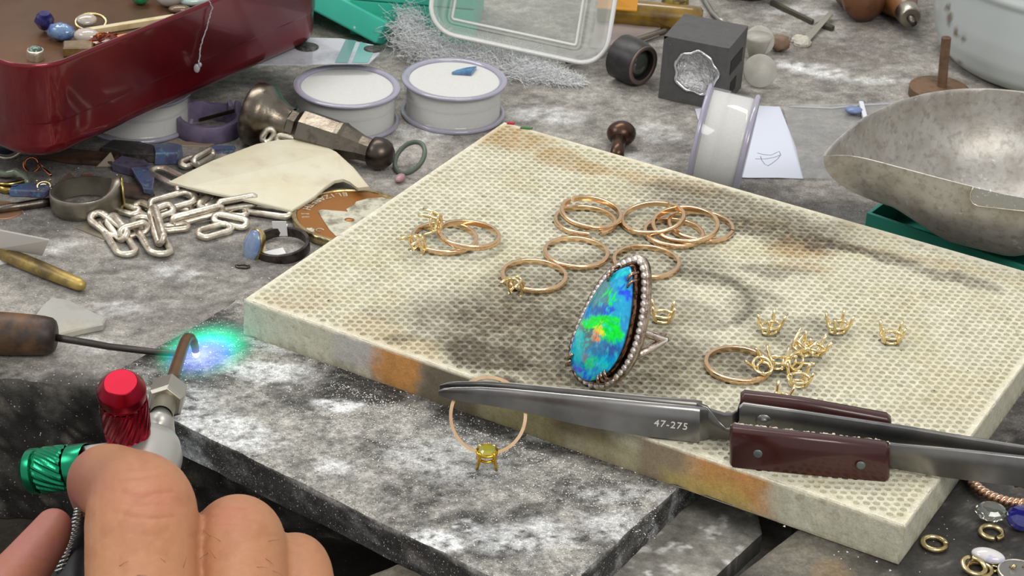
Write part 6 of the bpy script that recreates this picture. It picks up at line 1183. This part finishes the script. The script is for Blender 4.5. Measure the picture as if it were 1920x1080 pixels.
# ------------------------------------------------------------------ hand
K_ = lambda px, py, d, rpx: (CP(px, py, d), rpx*d/FPX)
def chain_mb(mb, pts):
    # dense capsule chain through (point, radius): Catmull-Rom, capped by shrinking rings
    P_ = [p for p, r in pts]; R_ = [r for p, r in pts]; m = len(pts); Q = []; RR_ = []
    for i in range(m-1):
        p0 = P_[max(i-1, 0)]; p1 = P_[i]; p2 = P_[i+1]; p3 = P_[min(i+2, m-1)]
        for k in range(10):
            f_ = k/10; Q.append(.5*((2*p1)+(-p0+p2)*f_+(2*p0-5*p1+4*p2-p3)*f_*f_+(-p0+3*p1-3*p2+p3)*f_**3)); RR_.append(R_[i]*(1-f_)+R_[i+1]*f_)
    Q.append(P_[-1]); RR_.append(R_[-1])
    def cap(c, d, r): return [(c+d*r*math.sin(a), r*math.cos(a)) for a in (PI*.12, PI*.24, PI*.34, PI*.43, PI*.485)]
    d0 = nrm(Q[0]-Q[1]); d1 = nrm(Q[-1]-Q[-2]); a = cap(Q[0], d0, RR_[0])[::-1]; b = cap(Q[-1], d1, RR_[-1])
    mb.sweep([p for p, r in a]+Q+[p for p, r in b], [r for p, r in a]+RR_+[r for p, r in b], 28)
mb = MB()
# index finger: knuckle nearest the viewer, first joint at the top, then folded down over the torch
chain_mb(mb, [K_(285, 1420, 408, 122), K_(272, 1250, 420, 112), K_(266, 1080, 434, 106), K_(266, 985, 444, 107), K_(263, 948, 452, 101), K_(236, 922, 470, 82), K_(200, 903, 490, 71), K_(187, 914, 506, 60), K_(196, 960, 516, 50)])
chain_mb(mb, [K_(468, 1430, 410, 98), K_(462, 1260, 424, 90), K_(456, 1120, 436, 85), K_(452, 1035, 446, 87), K_(446, 1008, 456, 82), K_(420, 1010, 476, 66), K_(380, 1030, 490, 60), K_(330, 1050, 497, 52)])
chain_mb(mb, [K_(640, 1440, 416, 82), K_(600, 1280, 430, 74), K_(572, 1150, 442, 66), K_(556, 1075, 452, 68), K_(548, 1062, 462, 62), K_(520, 1075, 480, 54), K_(470, 1100, 494, 50), K_(420, 1120, 500, 44)])
chain_mb(mb, [K_(780, 1480, 424, 66), K_(720, 1340, 438, 58), K_(672, 1230, 450, 54), K_(650, 1190, 460, 54), K_(620, 1190, 478, 46), K_(560, 1210, 490, 42), K_(510, 1225, 496, 36)])
chain_mb(mb, [K_(60, 1620, 420, 130), K_(-60, 1400, 432, 104), K_(-70, 1230, 446, 84), K_(-50, 1175, 456, 70), K_(2, 1120, 464, 60), K_(48, 1062, 472, 50), K_(86, 1012, 479, 42), K_(100, 988, 482, 36)])
chain_mb(mb, [K_(300, 1440, 420, 120), K_(420, 1520, 420, 170), K_(560, 1620, 425, 180), K_(600, 1900, 430, 170)]); chain_mb(mb, [K_(640, 1460, 430, 110), K_(700, 1600, 435, 130), K_(640, 1900, 430, 150)])
chain_mb(mb, [K_(80, 1560, 430, 120), K_(260, 1650, 435, 160), K_(480, 1850, 430, 200), K_(560, 2200, 400, 190), K_(620, 2700, 370, 190)])
hand_t = thing('hand', 'bare hand gripping the torch, knuckles towards the viewer, thumb raised beside them', 'person', CP(266, 985, 444)); HO = CP(266, 985, 444)
raw = mk('raw', rel(mb, HO), WHITE); rm = raw.modifiers.new('r', 'REMESH'); rm.mode = 'VOXEL'; rm.voxel_size = .62*S; rm.use_smooth_shade = True
sm = raw.modifiers.new('s', 'SMOOTH'); sm.factor = .5; sm.iterations = 7
dg = bpy.context.evaluated_depsgraph_get(); me = bpy.data.meshes.new_from_object(raw.evaluated_get(dg)); bpy.data.objects.remove(raw); me.name = 'hand_skin'
nv = len(me.vertices); co = np.empty(nv*3); me.vertices.foreach_get('co', co); co = co.reshape(-1, 3)/S+HO; no = np.empty(nv*3); me.vertex_normals.foreach_get('vector', no); no = no.reshape(-1, 3)
d_ = co-EYE; zc = d_@FW; PX = 960+FPX*(d_@R2)/zc; PY = 540-FPX*(d_@U2)/zc; fac = np.clip(-(no@FW), 0, 1)
def seg(pl, w, amp):
    best = np.full(nv, 1e9)
    for (x0, y0), (x1, y1) in zip(pl[:-1], pl[1:]):
        dx, dy = x1-x0, y1-y0; tt = np.clip(((PX-x0)*dx+(PY-y0)*dy)/(dx*dx+dy*dy), 0, 1); best = np.minimum(best, np.hypot(PX-x0-tt*dx, PY-y0-tt*dy))
    return -amp*np.exp(-(best/w)**2)*fac
disp = np.zeros(nv)
for pl, w, a in ([[(228, 920), (250, 928), (272, 930), (292, 923), (320, 921), (338, 924)], 3.4, .42], [[(232, 962), (250, 968), (275, 971), (300, 970), (326, 967)], 3.2, .36], [[(222, 900), (250, 897), (285, 893), (312, 893)], 3.2, .28],
                 [[(240, 880), (270, 877), (300, 877)], 3, .22], [[(236, 945), (262, 948), (290, 946), (318, 946)], 3, .16], [[(240, 1000), (275, 1004), (310, 1000)], 3, .14], [[(374, 953), (405, 951), (440, 952), (462, 953)], 3.2, .36], [[(380, 982), (410, 984), (445, 982)], 3, .22],
                 [[(384, 968), (412, 969), (440, 966)], 3, .16], [[(524, 1018), (545, 1016), (570, 1019)], 3, .26], [[(530, 1036), (556, 1036), (580, 1040)], 3, .16], [[(40, 1036), (70, 1048), (95, 1058)], 3, .14], [[(20, 1058), (50, 1068), (78, 1076)], 3, .14],
                 [[(148, 1), (150, 2)], 1, 0]): disp += seg(pl, w, a)
hair = np.random.RandomState(3)
disp += .10*(fbm(PX*.07, PY*.10, 301)-.5)*2*fac+.05*(fbm(PX*.25, PY*.35, 305)-.5)*2*fac
kn = np.exp(-(((PX-280)/55)**2+((PY-935)/38)**2))+np.exp(-(((PX-430)/40)**2+((PY-965)/24)**2)); disp += -.12*np.abs(np.sin((PY+8*np.sin(PX*.08)+6*fbm(PX*.05, PY*.05, 7))*.32))*kn*fac
co2 = co+no*disp[:, None]; me.vertices.foreach_set('co', ((co2-HO)*S).ravel())
thumb = 1-sst(130, 165, PX+(PY-1000)*.1); tone = np.array(lin((172, 120, 85)))*np.ones((nv, 3)); tone = mixc(tone, (178, 112, 88), .6*np.clip(kn, 0, 1)*(.5+fbm(PX*.06, PY*.06, 311))); tone = mixc(tone, (158, 100, 92), thumb*.85)
tone = mixc(tone, (158, 104, 70), .5*sst(.5, .7, fbm(PX*.03, PY*.03, 315))); tone = mixc(tone, (150, 84, 66), np.clip(-disp*1.3, 0, .5)); tone = mixc(tone, (160, 100, 80), .6*np.exp(-(((PX-180)/45)**2+((PY-900)/40)**2)))
at = me.color_attributes.new('Col', 'FLOAT_COLOR', 'POINT'); arr = np.ones((nv, 4)); arr[:, :3] = tone; at.data.foreach_set('color', arr.ravel())
me.materials.clear(); me.materials.append(mat('skin', attr=True, rough=.5, sss=.12, mott=[(600, .94, 1.05)], bump=[(900, .25, .12), (250, .25, .3)], spec=.4)); me.shade_smooth()
ho = bpy.data.objects.new('hand_skin', me); COL.objects.link(ho); ho.parent = hand_t
nl = CP(66, 998, 477); Mn_ = frame(nrm(-R2*.72+U2*.68-FW*.2), nrm(CP(104, 975, 482)-CP(40, 1045, 467)))
mb = MB().ell((0, 0, 0), (4.6, 2.8, .7), Mn_, 20, 10); nm = mk('thumb_nail', rel(mb, HO-nl), mat('nail', (206, 158, 146), .25, coat=.3), hand_t)
# fine hairs on the fingers
mb = MB()
for _ in range(46):
    px, py = (hair.uniform(195, 350), hair.uniform(1000, 1085)) if _ % 2 else (hair.uniform(385, 520), hair.uniform(1000, 1085)); i = int(np.argmin((PX-px)**2+(PY-py)**2+1e4*(fac < .3)))
    p = co2[i]; n_ = no[i]; d = nrm(R2*hair.uniform(-.4, .9)+U2*hair.uniform(-.9, .3)); mb.sweep([p-HO, p+n_*.25+d*1.0-HO, p+n_*.3+d*2.1-HO], [.045, .04, .02], 4)
mk('finger_hair', mb, mat('hair', (92, 58, 36), .6), hand_t)['kind'] = 'stuff'
